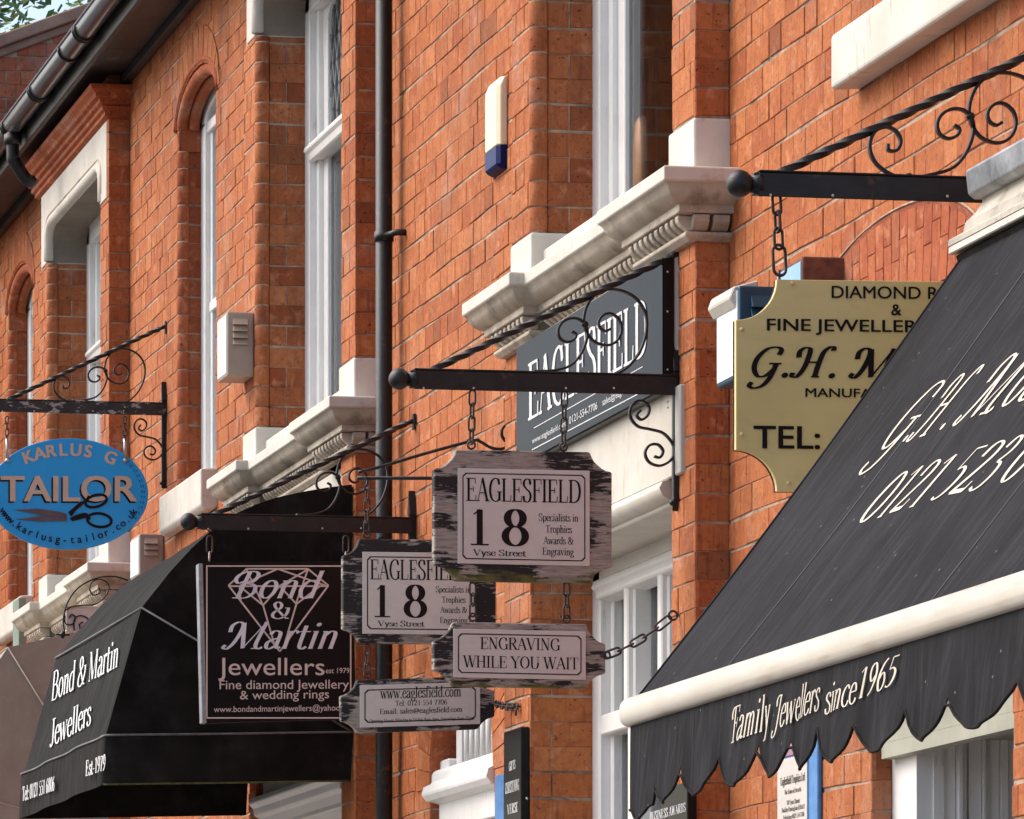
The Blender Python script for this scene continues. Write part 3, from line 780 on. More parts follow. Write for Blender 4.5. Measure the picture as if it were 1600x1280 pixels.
    mb.box((fx + .05, YO, zl), (fx + .12, YF - .1, zl + .07), M['paint'])
    wy = [YF - .155, YO + .72, YO + .36]
    for y in wy[1:]: mb.box((fx + .03, y - .03, zl), (fx + .12, y + .03, 6.3), M['paint'])
    # rounded corner spandrels of the top light
    ya, yb = YO + 1.16, YF - .12
    arc = [(yb - .0 - .2 * (1 - math.cos(q)), 5.95 + .27 * math.sin(q)) for q in [R(15 * i) for i in range(7)]]
    mb.prism([(fx + .05, *p) for p in [(yb + .01, 5.95)] + arc + [(yb - .2, 6.3), (yb + .01, 6.3)]], (.05, 0, 0), M['paint'])
    win = finish('window', mb, house, .004)
    mb = MB(); mb.box((fx + .068, YO, zl), (fx + .072, YF - .15, 6.3), M['glass']); finish('pane', mb, win)
    mb = MB()
    for i in range(-4, 22):
        y = YF - .12 - i * .085
        for sgn in (1, -1):
            a = (y, zt2 + .03); b = (y + sgn * .24, 6.25)
            mb.strip([(fx + .066, *a), (fx + .066, *b)], .006, .010, M['lead'], (1, 0, 0))
    mb.v = [(p[0], min(max(p[1], YO), YF - .12), p[2]) for p in mb.v]
    finish('leading', mb, win)
    mb = MB()
    for i in range(34):
        y = YF + .15 - i * .006; mb.box((fx + .16 + .012 * math.sin(i * 1.3), y - .0062, zl), (fx + .165 + .012 * math.sin(i * 1.3), y, 5.6), M['curtain'])
    mb.mark()
    for i in range(40):
        y = YO + .04 + i * .006; mb.box((fx + .16 + .012 * math.sin(i * 1.3), y, zl), (fx + .165 + .012 * math.sin(i * 1.3), y + .0062, 5.6), M['curtain'])
    finish('curtain', mb, win)
    mb = MB(); mb.box((5.3, y0, ZB - .2), (5.4, y0 + 2.2, 6.5), M['room']); mb.box((4.36, y0 + 2.2, ZB - .2), (5.3, y0 + 2.25, 6.5), M['room'])
    mb.box((4.36, y0 + .1, ZB - .2), (5.3, y0 + .15, 6.5), M['room']); mb.box((4.36, y0, 6.42), (5.3, y0 + 2.2, 6.5), M['room'])
    finish('room_wall', mb, house)
    # shop front below
    mb = MB()
    if eagle:
        ty = onX(1035, 402, XP - .05).y
        mb.box((XP - .014, ty + .004, 3.535), (D, YF + .06, SLAB - .198), M['stucco'])
        mb.box((XP - .0135, y0 + .115, 3.535), (D - .01, ty + .004, onY(1058, 600, y0 + .12).z), M['stucco'])
        mb.sweep([(XP + .01, y0 + .255), (XP + .01, YF + .02)], [(0, 3.536), (.036, 3.530), (.046, 3.510), (.036, 3.488), (.014, 3.476), (0, 3.474)], M['stucco'], smooth=True)
        mb.box((XP + .006, y0 + .252, 3.462), (4.34, YF - .002, 3.53), M['stucco'])
    else:
        mb.box((XP + .03, YO + .002, 2.99), (D, YF - .002, SLAB - .198), M['stucco'])
        mb.sweep([(XP + .03, YO), (XP + .03, YF)], [(0, 3.03), (.05, 3.025), (.06, 3.00), (.04, 2.98), (.035, 2.952), (.015, 2.94), (0, 2.91)], M['paint'])
        mb.box((XP + .03, YO + .002, 2.89), (4.34, YF - .002, 2.989), M['paint'])
    finish('shop_fascia', mb, house, .004)
    zt3 = 3.465 if eagle else 2.89
    mb = MB(); fx = 4.305
    mb.box((fx, YF - .09, 0), (fx + .12, YF + .005, zt3), M['paint']); mb.box((fx, YO, 0), (fx + .12, YO + .09, zt3), M['paint'])
    mb.box((fx + .035, YF - .12, 0), (fx + .11, YF - .088, zt3), M['paint'])
    mb.box((fx, YO, zt3 - .05), (fx + .12, YF, zt3 + .02), M['paint'])
    mb.sweep([(fx, YO), (fx, YF - .09)], [(0, zt3 - .05), (.02, zt3 - .055), (.028, zt3 - .075), (.012, zt3 - .09), (.012, zt3 - .11), (-.05, zt3 - .12)], M['paint'])
    zr = 2.955 if eagle else 2.4
    mb.box((fx + .005, YO, zr - .035), (fx + .11, YF - .085, zr + .03), M['paint'])
    for i, y in enumerate((YF - .42, YF - .82, YF - 1.22)):
        mb.box((fx + .012, y - .05, 0), (fx + .1, y + .03, zt3 - .1), M['paint'])
        mb.box((fx - .006, y - .035, zr), (fx + .02, y + .012, zt3 - .1), M['paint'])
    sw = finish('shop_window', mb, house, .005)
    mb = MB(); mb.box((fx + .066, YO, .4), (fx + .07, YF - .09, zt3 - .1), M['glass']); finish('pane', mb, sw)
    mb = MB(); mb.box((fx + .13, YO, .4), (fx + .14, YF, zt3 - .04), M['curtain']); finish('window_blind', mb, sw)

def narrow_window(house, ya, yb, z0=4.56, zs=6.20, rise=.15):
    """arched slot window: holes are cut by the wall, this adds reveal, rolls, gauged arch, frame and sill"""
    yc = (ya + yb) / 2; a = (yb - ya) / 2
    mb = MB()
    bricks(mb, (0, yb, 0), (1, 0, 0), (0, -1, 0), D + .045, D + .106, z0, zs, 'redbrick', bond='return')
    roll(mb, D + .024, yb + .004, .028, z0, zs - .1, 'redbrick')
    mb.box((D + .004, yb - .012, zs - .1), (D + .105, yb + .03, zs), M['redbrick'], (.4, .2, 0))
    mb.box((D + .107, yb - .004, z0), (D + .2, yb + .1, zs + .2), M['mortar'])
    ar = lambda rr, f: [(yc + (a + rr) * math.cos(q), zs + (rise + rr) * math.sin(q)) for q in [R(180 * i / 16) for i in range(17)]]
    mb.tube([(D + .024, *p) for p in ar(.008, 0)], .028, M['redbrick'], 10)
    mb.tube([(D + .072, *p) for p in ar(-.016, 0)], .026, M['redbrick'], 10)
    mb.tube([(D + .002, *p) for p in ar(.052, 0)], .014, M['redbrick'], 8)
    # intrados
    p0 = ar(.012, 0); vs = [(D + .01, *p) for p in p0] + [(D + .105, *p) for p in p0]
    mb.add(vs, [(i, i + 1, 18 + i, 17 + i) for i in range(16)], M['redbrick'])
    voussoirs(mb, yc, zs, a + .034, rise + .034, a + .10, rise + .21, 13, mat='brick')
    backing(mb, yc, zs, a + .03, rise + .03, a + .13, rise + .29)
    finish('arch', mb, house)
    mb = MB(); fx = D + .106
    mb.box((fx, yb - .10, z0), (fx + .07, yb + .01, zs + .02), M['paint']); mb.box((fx, ya - .01, z0), (fx + .07, ya + .09, zs + .02), M['paint'])
    out = [(yc + a * math.cos(q), zs + rise * math.sin(q)) for q in [R(180 * i / 12) for i in range(13)]]
    inn = [(yc + (a - .1) * math.cos(q), zs + (rise - .06) * math.sin(q)) for q in [R(180 * i / 12) for i in range(13)]]
    mb.prism([(fx, *p) for p in out + inn[::-1]], (.07, 0, 0), M['paint'])
    mb.box((fx + .02, ya, (z0 + zs) / 2 - .02), (fx + .08, yb - .09, (z0 + zs) / 2 + .03), M['paint'])
    mb.box((fx + .01, ya, zs - .03), (fx + .08, yb - .09, zs + .02), M['paint'])
    mb.box((fx + .025, yb - .14, z0), (fx + .075, yb - .098, zs), M['paint'])
    wn = finish('window', mb, house, .004)
    mb = MB(); mb.box((fx + .05, ya, z0), (fx + .054, yb - .1, zs + rise - .05), M['glass']); finish('pane', mb, wn)
    mb = MB(); mb.box((fx + .12, ya, z0), (fx + .125, yb, zs + .1), M['curtain']); finish('curtain', mb, wn)
    mb = MB(); mb.prism([(D - .07, 0, z0 - .17), (D - .07, 0, z0 - .012), (D + .16, 0, z0 + .004), (D + .16, 0, z0 - .17), (D + .01, 0, z0 - .17), (D - .01, 0, z0 - .19), (D - .05, 0, z0 - .19)], (0, 1, 0), M['white'])
    mb.v = [(p[0], ya - .02 if p[1] == 0 else yb + .09, p[2]) for p in mb.v]
    finish('window_sill', mb, house, .008, 2)

def wallpart(house, y0, y1, holes, zt=6.86):
    mb = MB(); bricks(mb, (D, 0, 0), (0, 1, 0), (-1, 0, 0), y0, y1, 1.9, zt, holes=holes)
    o = finish('wall', mb, house)
    mb = MB(); ys = sorted(set([y0, y1]))
    segs = subtract(y0, y1, holes(1.0))
    for p, q in segs: mb.box((D + .002, p, 0), (D + .2, q, 1.9), M['redbrick']); mb.mark()
    finish('plinth', mb, house)
    mb = MB()                                  # inner leaf that stops light leaking through
    mb.box((5.6, y0, 0), (5.7, y1, 7.0), M['room'])
    finish('inner_wall', mb, house)

def eaves(house, y0, y1):
    mb = MB()
    mb.box((3.955, y0, 6.705), (D + .05, y1, 6.735), M['soffit'])
    mb.box((3.93, y0, 6.665), (3.956, y1, 6.84), M['soffit'])
    mb.box((D - .045, y0, 6.66), (D - .004, y1, 6.704), M['soffit'])
    finish('soffit', mb, house, .003)
    mb = MB()
    mb.prism([(3.90, y0, 6.86), (6.6, y0, 8.75), (6.6, y0, 8.83), (3.90, y0, 6.90)], (0, y1 - y0, 0), M['slate'])
    finish('roof', mb, house)

# ------------------------------------------------------------------ the ground
mb = MB(); mb.box((-400, -60, -.5), (400, 900, -.004), M['asphalt']); structure('road', mb)
mb = MB(); mb.box((1.6, -30, -.004), (4.3, 60, .13), M['paving']); structure('pavement', mb)

# ------------------------------------------------------------------ the terrace
YA, YB, YC = 14.63, 19.28, 24.91              # near ends of the three bays
NW1 = (22.66, 23.60); NW2 = (28.03, 28.93)

door = (onX(772, 1200).y, onX(672, 1200).y); dyc = sum(door) / 2; da = (door[1] - door[0]) / 2
DZ = 2.88
shopd = (onX(1582, 1200).y, onX(1362, 1200).y)
def ellipse_hole(yc, zs, a, b):
    def f(z):
        if z <= zs: return None
        if z >= zs + b: return None
        k = math.sqrt(1 - ((z - zs) / b) ** 2); return (yc - a * k, yc + a * k)
    return f
GA = (onX(1545, 400).y, onX(1262, 400).y)     # span of the blind gauged arch
GZ = onX(1400, 470).z; GT = onX(1400, 328).z
gyc = sum(GA) / 2
def holes_near(z):
    h = [(YA, YA + 2.2)]
    if z < SLAB - .2: h.append((YA + 2.2, YA + 2.3))
    if z < DZ: h.append((dyc - da, dyc + da))
    e = ellipse_hole(dyc, DZ, da + .05, da + .05)(z)
    if e: h.append(e)
    elif z < DZ and z > DZ - .0: pass
    if z < 2.70: h.append(shopd)
    if z > 4.53 and z < 6.3: h.append((12.0, 13.17))
    return h
near = thing('terraced_house', 'red brick house with the glossy grey fascia sign between its pilasters', 'house', (D, YA, 0), 'houses of the brick terrace')
wallpart(near, 10.6, 19.17, holes_near)
bay(near, YA, eagle=True)
eaves(near, 10.6, 19.17)
# arched doorway with a barred fanlight
mb = MB()
voussoirs(mb, dyc, DZ, da, da, da + .21, da + .21, 26, mat='brick'); backing(mb, dyc, DZ, da, da, da + .30, da + .30)
bricks(mb, (0, dyc + da, 0), (1, 0, 0), (0, -1, 0), D, D + .14, 1.9, DZ, bond='return')
q16 = [R(180 * i / 16) for i in range(17)]
p0 = [(dyc + da * math.cos(q), DZ + da * math.sin(q)) for q in q16]
mb.add([(D + .003, *p) for p in p0] + [(D + .2, *p) for p in p0], [(i, i + 1, 18 + i, 17 + i) for i in range(16)], M['redbrick'])
finish('door_arch', mb, near)
mb = MB(); fx = D + .035
zl = onX(720, 1224, D + .1).z
mb.box((fx, dyc + da - .13, 0), (fx + .1, dyc + da + .02, DZ + .1), M['paint']); mb.box((fx, dyc - da, 0), (fx + .1, dyc - da + .1, DZ + .1), M['paint'])
mb.box((fx + .03, dyc + da - .20, zl), (fx + .08, dyc + da - .128, DZ + .35), M['paint'])
mb.box((fx - .005, dyc - da, zl - .17), (fx + .1, dyc + da - .01, zl - .06), M['paint'])
mb.sweep([(fx, dyc - da), (fx, dyc + da + .02)], [(0, zl + .050), (.022, zl + .045), (.030, zl + .03), (.030, zl + .0), (.055, zl - .012), (.062, zl - .04), (.045, zl - .062), (0, zl - .075)], M['paint'])
mb.box((fx + .02, dyc - da, zl - .06), (fx + .1, dyc + da, zl + .045), M['paint'])
dr = finish('door_frame', mb, near, .005)
for i in range(9):
    y = dyc + da - .26 - i * .082
    if y < dyc - da + .06: break
    mb = MB(); mb.tube([(fx + .04, y, zl + .05), (fx + .04, y, DZ + .30)], .0125, M['paint'], 8)
    finish('fanlight_bar', mb, near)
mb = MB(); mb.box((fx + .1, dyc - da, zl), (fx + .11, dyc + da, DZ + da), M['room']); finish('fanlight', mb, near)
mb = MB(); mb.box((fx + .07, dyc - da + .02, .1), (fx + .1, dyc + da - .12, zl - .165), M['tealblue'] if False else M['board_black'])
for z in (.3, 1.3):
    mb.box((fx + .058, dyc - da + .2, z), (fx + .072, dyc + da - .25, z + .7), M['board_black'])
finish('door', mb, near, .006)
# sill and jamb of the next upper window
mb = MB(); z1 = onX(1300, 50, D - .07).z; z0 = onX(1303, 140, D - .07).z
mb.prism([(D - .075, 12.0, z0), (D - .075, 12.0, z1 - .012), (D - .05, 12.0, z1), (D + .16, 12.0, z1 + .01), (D + .16, 12.0, z0 + .01), (D - .01, 12.0, z0 + .004)], (0, onX(1300, 50, D - .07).y - 12.0, 0), M['white'])
finish('window_sill', mb, near, .012, 3)
mb = MB(); yj = 13.17
bricks(mb, (0, yj, 0), (1, 0, 0), (0, -1, 0), D + .05, D + .14, z1, 6.3, bond='return'); roll(mb, D + .025, yj + .004, .030, z1 + .005, 6.3)
mb.box((D + .14, 12.0, z1), (D + .2, yj, 6.3), M['room'])
finish('window_jamb', mb, near)
# blind gauged arch
mb = MB(); half = (GA[1] - GA[0]) / 2; n = 22
for i in range(n):
    f0 = -1 + 2 * (i + .035) / n; f1 = -1 + 2 * (i + .965) / n
    hgt = lambda f: (GT - GZ) * math.sqrt(max(0, 1 - f * f))
    pt = lambda f, h: (gyc + half * (f * (.93 + .07 * min(1, h / (GT - GZ)))), GZ - .01 + h)
    cuts = [0, .11 + .05 * (i % 2), 9]
    for c0, c1 in zip(cuts, cuts[1:]):
        p = [pt(f0, c0), pt(f1, c0), pt(f1, min(c1 - .003, hgt(f1) - .006)), pt(f0, min(c1 - .003, hgt(f0) - .006))]
        if p[2][1] - p[1][1] < .008 or p[3][1] - p[0][1] < .008: continue
        mb.prism([(D - .0055 + random.uniform(-.001, .001), *q) for q in p], (.011, 0, 0), M['redbrick'], tone())
mb2 = MB()
half = (GA[1] - GA[0]) / 2
pts = [(gyc + half * .98 * math.cos(R(180 * i / 20)), GZ + (GT - GZ) * .98 * math.sin(R(180 * i / 20))) for i in range(21)]
mb.prism([(D - .0035, *p) for p in pts], (.003, 0, 0), M['redbrick'], (.2, .3, .3))
mb.tube([(D - .004, gyc + half * math.cos(R(180 * i / 30)), GZ + (GT - GZ) * math.sin(R(180 * i / 30))) for i in range(31)], .0032, M['mortar'], 6)
finish('gauged_arch', mb, near)
# panelled shop doorway
mb = MB(); yd = shopd[1]; dz = 2.70
bricks(mb, (0, yd, 0), (1, 0, 0), (0, -1, 0), D, D + .055, 1.9, dz, bond='return')
mb.box((D + .056, yd - .20, 0), (D + .10, yd + .02, dz), M['paint'])
xx = D + .10
for dx, dy in ((.03, -.205), (.035, -.190), (.012, -.215), (.012, -.205), (.008, -.19), (.035, -.198), (.008, -.21), (.012, -.2), (.03, -.19), (.02, -.205), (.03, -.196), (.2, -.19)):
    mb.box((xx, yd + dy, 0), (xx + dx - .001, yd + .02, dz), M['paint']); xx += dx
mb.box((D + .02, shopd[0] - .1, dz - .05), (D + .5, yd - .02, dz + .02), M['greywood'])
mb.box((D + .02, shopd[0] - .1, dz - .09), (D + .06, yd - .02, dz - .05), M['greywood'])
finish('shop_door_frame', mb, near, .004)
# little gilt trophy standing inside the upper window: part of the house's window display, a thing of its own
mb = MB(); tp = onX(1019, 255, 4.42)
mb.lathe((tp.x, tp.y, 4.50), [(0, 0), (.06, 0), (.06, .24), (.055, .34), (.035, .38), (.013, .40), (.010, .43), (.020, .45), (.010, .48), (.009, .52), (.022, .545), (.030, .575), (.028, .58), (0, .56)], M['gilt'])
for sgn in (1, -1): mb.tube([(tp.x + sgn * .02, tp.y, 5.05), (tp.x + sgn * .036, tp.y, 5.09), (tp.x + sgn * .022, tp.y, 5.15)], .004, M['gilt'], 6)
tag(finish('trophy', mb, None, base=tp), 'small gilt trophy cup standing inside the upstairs window', 'trophy')

mid = thing('terraced_house', 'red brick house with the old black hood awning below its stone cornice', 'house', (D, YB, 0), 'houses of the brick terrace')
def holes_mid(z):
    h = [(YB, YB + 2.2)]
    if z < SLAB - .2: h.append((YB + 2.2, YB + 2.3))
    a = (NW1[1] - NW1[0]) / 2
    if 4.56 < z <= 6.2: h.append(NW1)
    e = ellipse_hole(sum(NW1) / 2, 6.2, a + .06, .24)(z)
    if e: h.append(e)
    return h
wallpart(mid, 19.17, 24.3, holes_mid)
bay(mid, YB); narrow_window(mid, *NW1); eaves(mid, 19.17, 24.3)
left = thing('terraced_house', 'red brick house with the tan canopy, next to the old brick gable', 'house', (D, YC, 0), 'houses of the brick terrace')
def holes_left(z):
    h = [(YC, YC + 2.2)]
    if z < SLAB - .2: h.append((YC + 2.2, YC + 2.3))
    a = (NW2[1] - NW2[0]) / 2
    if 4.56 < z <= 6.2: h.append(NW2)
    e = ellipse_hole(sum(NW2) / 2, 6.2, a + .06, .24)(z)
    if e: h.append(e)
    return h
wallpart(left, 24.3, 29.9, holes_left)
bay(left, YC); narrow_window(left, *NW2); eaves(left, 24.3, 29.9)

# gutter and pipes
def smooth_path(p): return [Vector(q) for q in spline(p, 3)]
def gutter(house, y0, y1, spouts=()):
    mb = MB(); gx, gz, r = 3.872, 6.765, .050
    prof = [(gx + r * math.cos(q), gz + r * math.sin(q)) for q in [R(180 + 180 * i / 12) for i in range(13)]]
    prof = [(gx - r - .006, gz + .012), (gx - r, gz + .012)] + prof + [(gx + r, gz + .02)]
    vs = [(p[0], y0, p[1]) for p in prof] + [(p[0], y1, p[1]) for p in prof]; k = len(prof)
    mb.add(vs, [(i, i + 1, k + i + 1, k + i) for i in range(k - 1)], M['pvc'], smooth=True)
    y = y0 + .35
    while y < y1:
        for dy in (0, .045) if int(y * 10) % 2 else (0,):
            mb.tube([(gx + (r + .004) * math.cos(q), y + dy, gz + (r + .004) * math.sin(q)) for q in [R(175 + 190 * i / 12) for i in range(13)]], .008, M['iron'], 6)
        y += .93
    return finish('gutter', mb, house)
gutter(near, 10.6, 19.17); gutter(mid, 19.17, 24.3); gutter(left, 24.3, 29.9)
mb = MB(); a = onX(20, 212, 3.868); zb = onX(20, 252, 3.868).z; e = onY(44, 282, a.y)
mb.tube(smooth_path([(3.868, a.y, 6.72), (3.868, a.y, zb + .03), (3.875, a.y, zb), (e.x - .01, a.y, e.z + .006), (e.x + .012, a.y, e.z - .002), (e.x + .02, a.y + .02, e.z - .004)]), .032, M['iron'], 12)
mb.tube([(3.868, a.y, 6.71), (3.868, a.y, 6.66)], .045, M['iron'], 12)
finish('swan_neck_pipe', mb, left)
mb = MB(); pp = onX(600, 500, D - .06); py = pp.y
mb.tube([(D - .06, py, 0.1), (D - .06, py, 7.0)], .031, M['iron'], 20)
dp = thing('drainpipe', 'black iron drainpipe running up the wall between the two bays', 'drainpipe', (D - .06, py, 0)); finish('pipe', mb, dp)
for z in (onX(600, 370, D - .06).z, 2.6, 6.2):
    mb = MB(); mb.tube([(D - .06, py, z - .018), (D - .06, py, z + .018)], .036, M['iron'], 20)
    mb.tube([(D - .06, py - .03, z), (D - .035, py - .10, z), (D + .01, py - .10, z)], .012, M['iron'], 8); finish('pipe_clip', mb, dp)

# gable of the taller building behind
gb = thing('brick_house', 'taller old brick gable rising behind the black gutter', 'house', (6, 30.4, 0))
mb = MB(); gy = 30.4
p0 = onY(0, 76, gy); p1 = onY(160, 18, gy); sl = (p1.z - p0.z) / (p1.x - p0.x)
zt = lambda x: p0.z + sl * (x - p0.x)
mb.add([(3.0, gy + .006, 0), (9, gy + .006, 0), (9, gy + .006, zt(9)), (3.0, gy + .006, zt(3.0))], [(0, 1, 2, 3)], M['mortar'])
for k in range(24, 130):
    a = k * CO
    xs = max(3.0, p0.x + (a + CO - p0.z) / sl) if sl > 0 else 3.0
    if xs > 6.5: break
    bricks(mb, (0, gy, 0), (1, 0, 0), (0, -1, 0), xs, 6.6, a, a + CO, 'darkbrick', mortar=False)
mb.box((3.0, gy + .007, 0), (9, gy + .3, 5.5), M['darkbrick'])
finish('wall', mb, gb)
mb = MB(); mb.prism([(3.0, gy - .05, zt(3.0)), (9, gy - .05, zt(9)), (9, gy - .05, zt(9) + .075), (3.0, gy - .05, zt(3.0) + .075)], (0, .5, 0), M['verge'])
mb.prism([(3.0, gy - .02, zt(3.0) - .05), (9, gy - .02, zt(9) - .05), (9, gy - .02, zt(9)), (3.0, gy - .02, zt(3.0))], (0, .3, 0), M['verge'])
finish('roof_verge', mb, gb, .006)

# tree beyond the gable
tr = thing('broadleaf_tree', 'pale green tree showing above the brick gable', 'tree', (6.0, 44, 0))
mb = MB(); tc = onY(40, 5, 44); tcx, tcz = tc.x, tc.z
mb.tube([(6.0, 44, 0), (5.9, 44, 3), (5.8, 44.1, 6), (5.6, 44, 9)], .2, M['bark'], 10, rs=[.25, .2, .16, .1])
for i in range(26):
    q = random.uniform(0, 6.28); e = random.uniform(.2, 1.2); L = random.uniform(1.2, 2.4); s = Vector((5.7, 44, random.uniform(6, 9.3)))
    t1 = s + Vector((math.cos(q) * math.cos(e), math.sin(q) * math.cos(e), math.sin(e))) * L
    mb.tube([s, (s + t1) / 2 + Vector((0, 0, .15)), t1], .03, M['bark'], 6, rs=[.05, .03, .012])
finish('trunk', mb, tr)
mb = MB()
cl = [Vector((5.2 + random.gauss(0, 1.0), 44 + random.gauss(0, 1.2), tcz - .25 + random.gauss(0, .75))) for _ in range(270)]
for c0 in cl:
    for i in range(58):
        p = c0 + Vector((random.gauss(0, .22), random.gauss(0, .22), random.gauss(0, .16)))
        u = Vector((random.gauss(0, 1), random.gauss(0, 1), random.gauss(0, .6))).normalized(); v = u.orthogonal().normalized()
        s = random.uniform(.045, .085)
        mb.add([p - u * s, p + v * s * .5, p + u * s, p - v * s * .5], [(0, 1, 2, 3)], M['leaf'] if random.random() < .55 else M['leaf2'])
finish('crown', mb, tr)
# ------------------------------------------------------------------ helpers for things seen square on
def onP(x, y, P0, Nn):
    r = Vector(ray(x, y)); e = Vector((0, 0, EYE)); t = (Vector(P0) - e).dot(Vector(Nn)) / r.dot(Vector(Nn)); return e + r * t
def lay(mb, polys, fn, nrm, mat, lift=.0018):
    nrm = Vector(nrm)
    for pts, fs, lv in polys:
        if not pts: mb.mark(); continue
        mb.add([fn(p[0], -p[1]) + nrm * (lift + lv * .00015) for p in pts], fs, mat)
def link(mb, c, t, s, L, W, r, mat):
    c, t, s = Vector(c), Vector(t).normalized(), Vector(s).normalized(); pts = []
    for i in range(8): q = math.pi * i / 7; pts.append(c + t * ((L - W) / 2 + math.sin(q) * W / 2) + s * (math.cos(q) * W / 2))
    for i in range(8): q = math.pi * i / 7; pts.append(c - t * ((L - W) / 2 + math.sin(q) * W / 2) - s * (math.cos(q) * W / 2))
    mb.tube(pts, r, mat, 6, closed=True)
def chain(mb, p0, p1, L=.042, W=.019, r=.0031, mat=None, sag=0, end=True):
    p0, p1 = Vector(p0), Vector(p1); d = p1 - p0; n = max(1, round(d.length / (L - 2.6 * r))); mat = mat or M['chain']
    for i in range(n):
        f = lambda u: p0 + d * u - Vector((0, 0, sag * 4 * u * (1 - u)))
        a, b = f(i / n), f((i + 1) / n); t = b - a
        s = Vector((1, .25, 0)) if abs(t.normalized().z) > .8 else Vector((0, 0, 1))
        s = (s - t.normalized() * s.dot(t.normalized()))
        if i % 2: s = t.cross(s)
        link(mb, (a + b) / 2, t, s, (b - a).length + 2.6 * r, W, r, mat)
def eye(mb, p, r=.011, wire=.003, mat=None, shank=.02):
    p = Vector(p); mb.tube([p + Vector((math.cos(q) * r, 0, math.sin(q) * r)) for q in [2 * math.pi * i / 14 for i in range(14)]], wire, mat or M['chain'], 6, closed=True)

# ------------------------------------------------------------------ wrought-iron sign brackets
EY = 14.81
EO = onY(1063, 603, EY)
def bl(pts): return [onY(x, y, EY) - EO for x, y in pts]
def smooth(pts, n=5): return [Vector(p) for p in spline([tuple(p) for p in pts], n)]
def bracket(label, org, curl=False, mat='iron', length=None):
    org = Vector(org); t = thing('sign_bracket', label, 'sign bracket', org, 'wrought iron sign brackets')
    I = M[mat]; J = M['iron']; off = lambda ps: [org + Vector(p) for p in ps]
    b0 = bl([(640, 600)])[0]; hx = b0.x
    mb = MB(); mb.box(org + Vector((hx, -.012, -.025)), org + Vector((-.002, .012, .025)), I)
    mb.box(org + Vector((hx + .01, -.020, .0255)), org + Vector((-.01, .016, .030)), I)
    mb.box(org + Vector((hx + .01, -.017, -.030)), org + Vector((-.01, -.0125, .0252)), I)
    finish('beam', mb, t, .002)
    mb = MB(); mb.sphere(org + Vector((hx - .030, 0, 0)), .031, J)
    mb.lathe((0, 0, 0), [(0, 0)], J) if False else None
    mb.tube([org + Vector((hx - .006, 0, 0)), org + Vector((hx + .012, 0, 0)), org + Vector((hx + .02, 0, 0))], .02, J, 16, rs=[.019, .025, .025])
    finish('ball_finial', mb, t)
    mb = MB(); r0, r1 = off(bl([(664, 584), (1046, 402)])); r1.x = org.x - .03
    mb.twist(r0, r1, .0115, .055, J); mb.tube([r1, r1 + Vector((.03, 0, .012))], .009, J, 8)
    mb.box(r1 + Vector((.022, -.014, -.022)), r1 + Vector((.032, .014, .034)), J)
    finish('twisted_rod', mb, t, .001)
    mb = MB(); w_, th = .014, .007
    sA = [(835, 584), (868, 582), (892, 574), (908, 556), (917, 532), (916, 514), (906, 503), (892, 501), (879, 507), (872, 519), (875, 532), (886, 538), (897, 534), (900, 526), (893, 521)]
    sB = [(700, 590), (760, 589.5), (840, 590), (930, 591), (962, 588), (984, 574), (1001, 550), (1010, 520), (1008, 492), (994, 470), (972, 458), (948, 456), (928, 466), (916, 484), (912, 506), (918, 525), (930, 538), (948, 543), (963, 537), (971, 521), (968, 504), (956, 494), (944, 495), (936, 504), (937, 515), (946, 521), (954, 517)]
    if curl:
        sA = sA[::-1][:-1] + [(835, 588), (812, 582), (794, 568), (787, 549), (792, 532), (806, 524), (820, 529), (826, 542), (821, 553), (811, 553), (810, 545)]
    lift = Vector((0, 0, .006))
    mb.strip([p + lift for p in smooth(off(bl(sA)))], w_, th, J); finish('scroll', mb, t, .0012)
    mb = MB(); mb.strip([p + lift for p in smooth(off(bl(sB)))], w_, th, J); finish('scroll', mb, t, .0012)
    mb = MB()
    for q in ((914, 510), (836, 586)): mb.sphere(off(bl([q]))[0] + lift, .011, J, 12, (1, 1, .9)); mb.mark()
    finish('collar', mb, t)
    sC = [(1001, 641), (995, 649), (1002, 656), (1012, 649), (1014, 636), (1004, 627), (992, 629), (984, 642), (987, 656), (998, 667), (1016, 671), (1036, 677), (1050, 692), (1054, 707), (1046, 721), (1030, 728), (1014, 722), (1008, 708), (1015, 696), (1028, 695), (1036, 705), (1031, 715), (1022, 713)]
    mb = MB(); mb.strip(smooth(off(bl(sC))), w_, th, J); finish('scroll', mb, t, .0012)
    mb = MB(); z = lambda y: bl([(1060, y)])[0].z
    mb.box(org + Vector((-.023, -.011, z(780))), org + Vector((.006, .011, z(580))), J)
    for za, zb in ((z(582), z(533)), (z(778), z(800))):
        mb.prism([org + Vector((-.024, -.018, za)), org + Vector((-.024, 0, zb)), org + Vector((-.024, .018, za))], (.027, 0, 0), J)
    mb.sphere(org + Vector((-.024, 0, z(590))), .009, J, 10); mb.sphere(org + Vector((-.024, 0, z(786))), .009, J, 10)
    finish('wall_plate', mb, t, .002)
    mb = MB()
    for x in (660, 738, 882, 957):
        p = off(bl([(x, 609)]))[0]; mb.sphere(p + Vector((0, -.017, .002)), .0035, M['cream'], 8); mb.mark()
    finish('rivet', mb, t)
    return t
bracket('black scroll bracket carrying the peeling number 18 board in front of the grey fascia sign', EO)
BO = onY(648, 822, 18.70); BY = BO.y
bracket('black scroll bracket holding the diamond emblem sign above the old black awning', BO)
TO = onY(260, 640, 23.9); TY = TO.y
bracket('rusty chipped scroll bracket holding the oval blue sign', TO, True, 'chipped')
NO = onX(1701, 300, D - .004); NY = NO.y; NO.z = onY(1345, 293, NY).z
bracket('black scroll bracket over the yellow sign, below the white stone sill', NO, True)

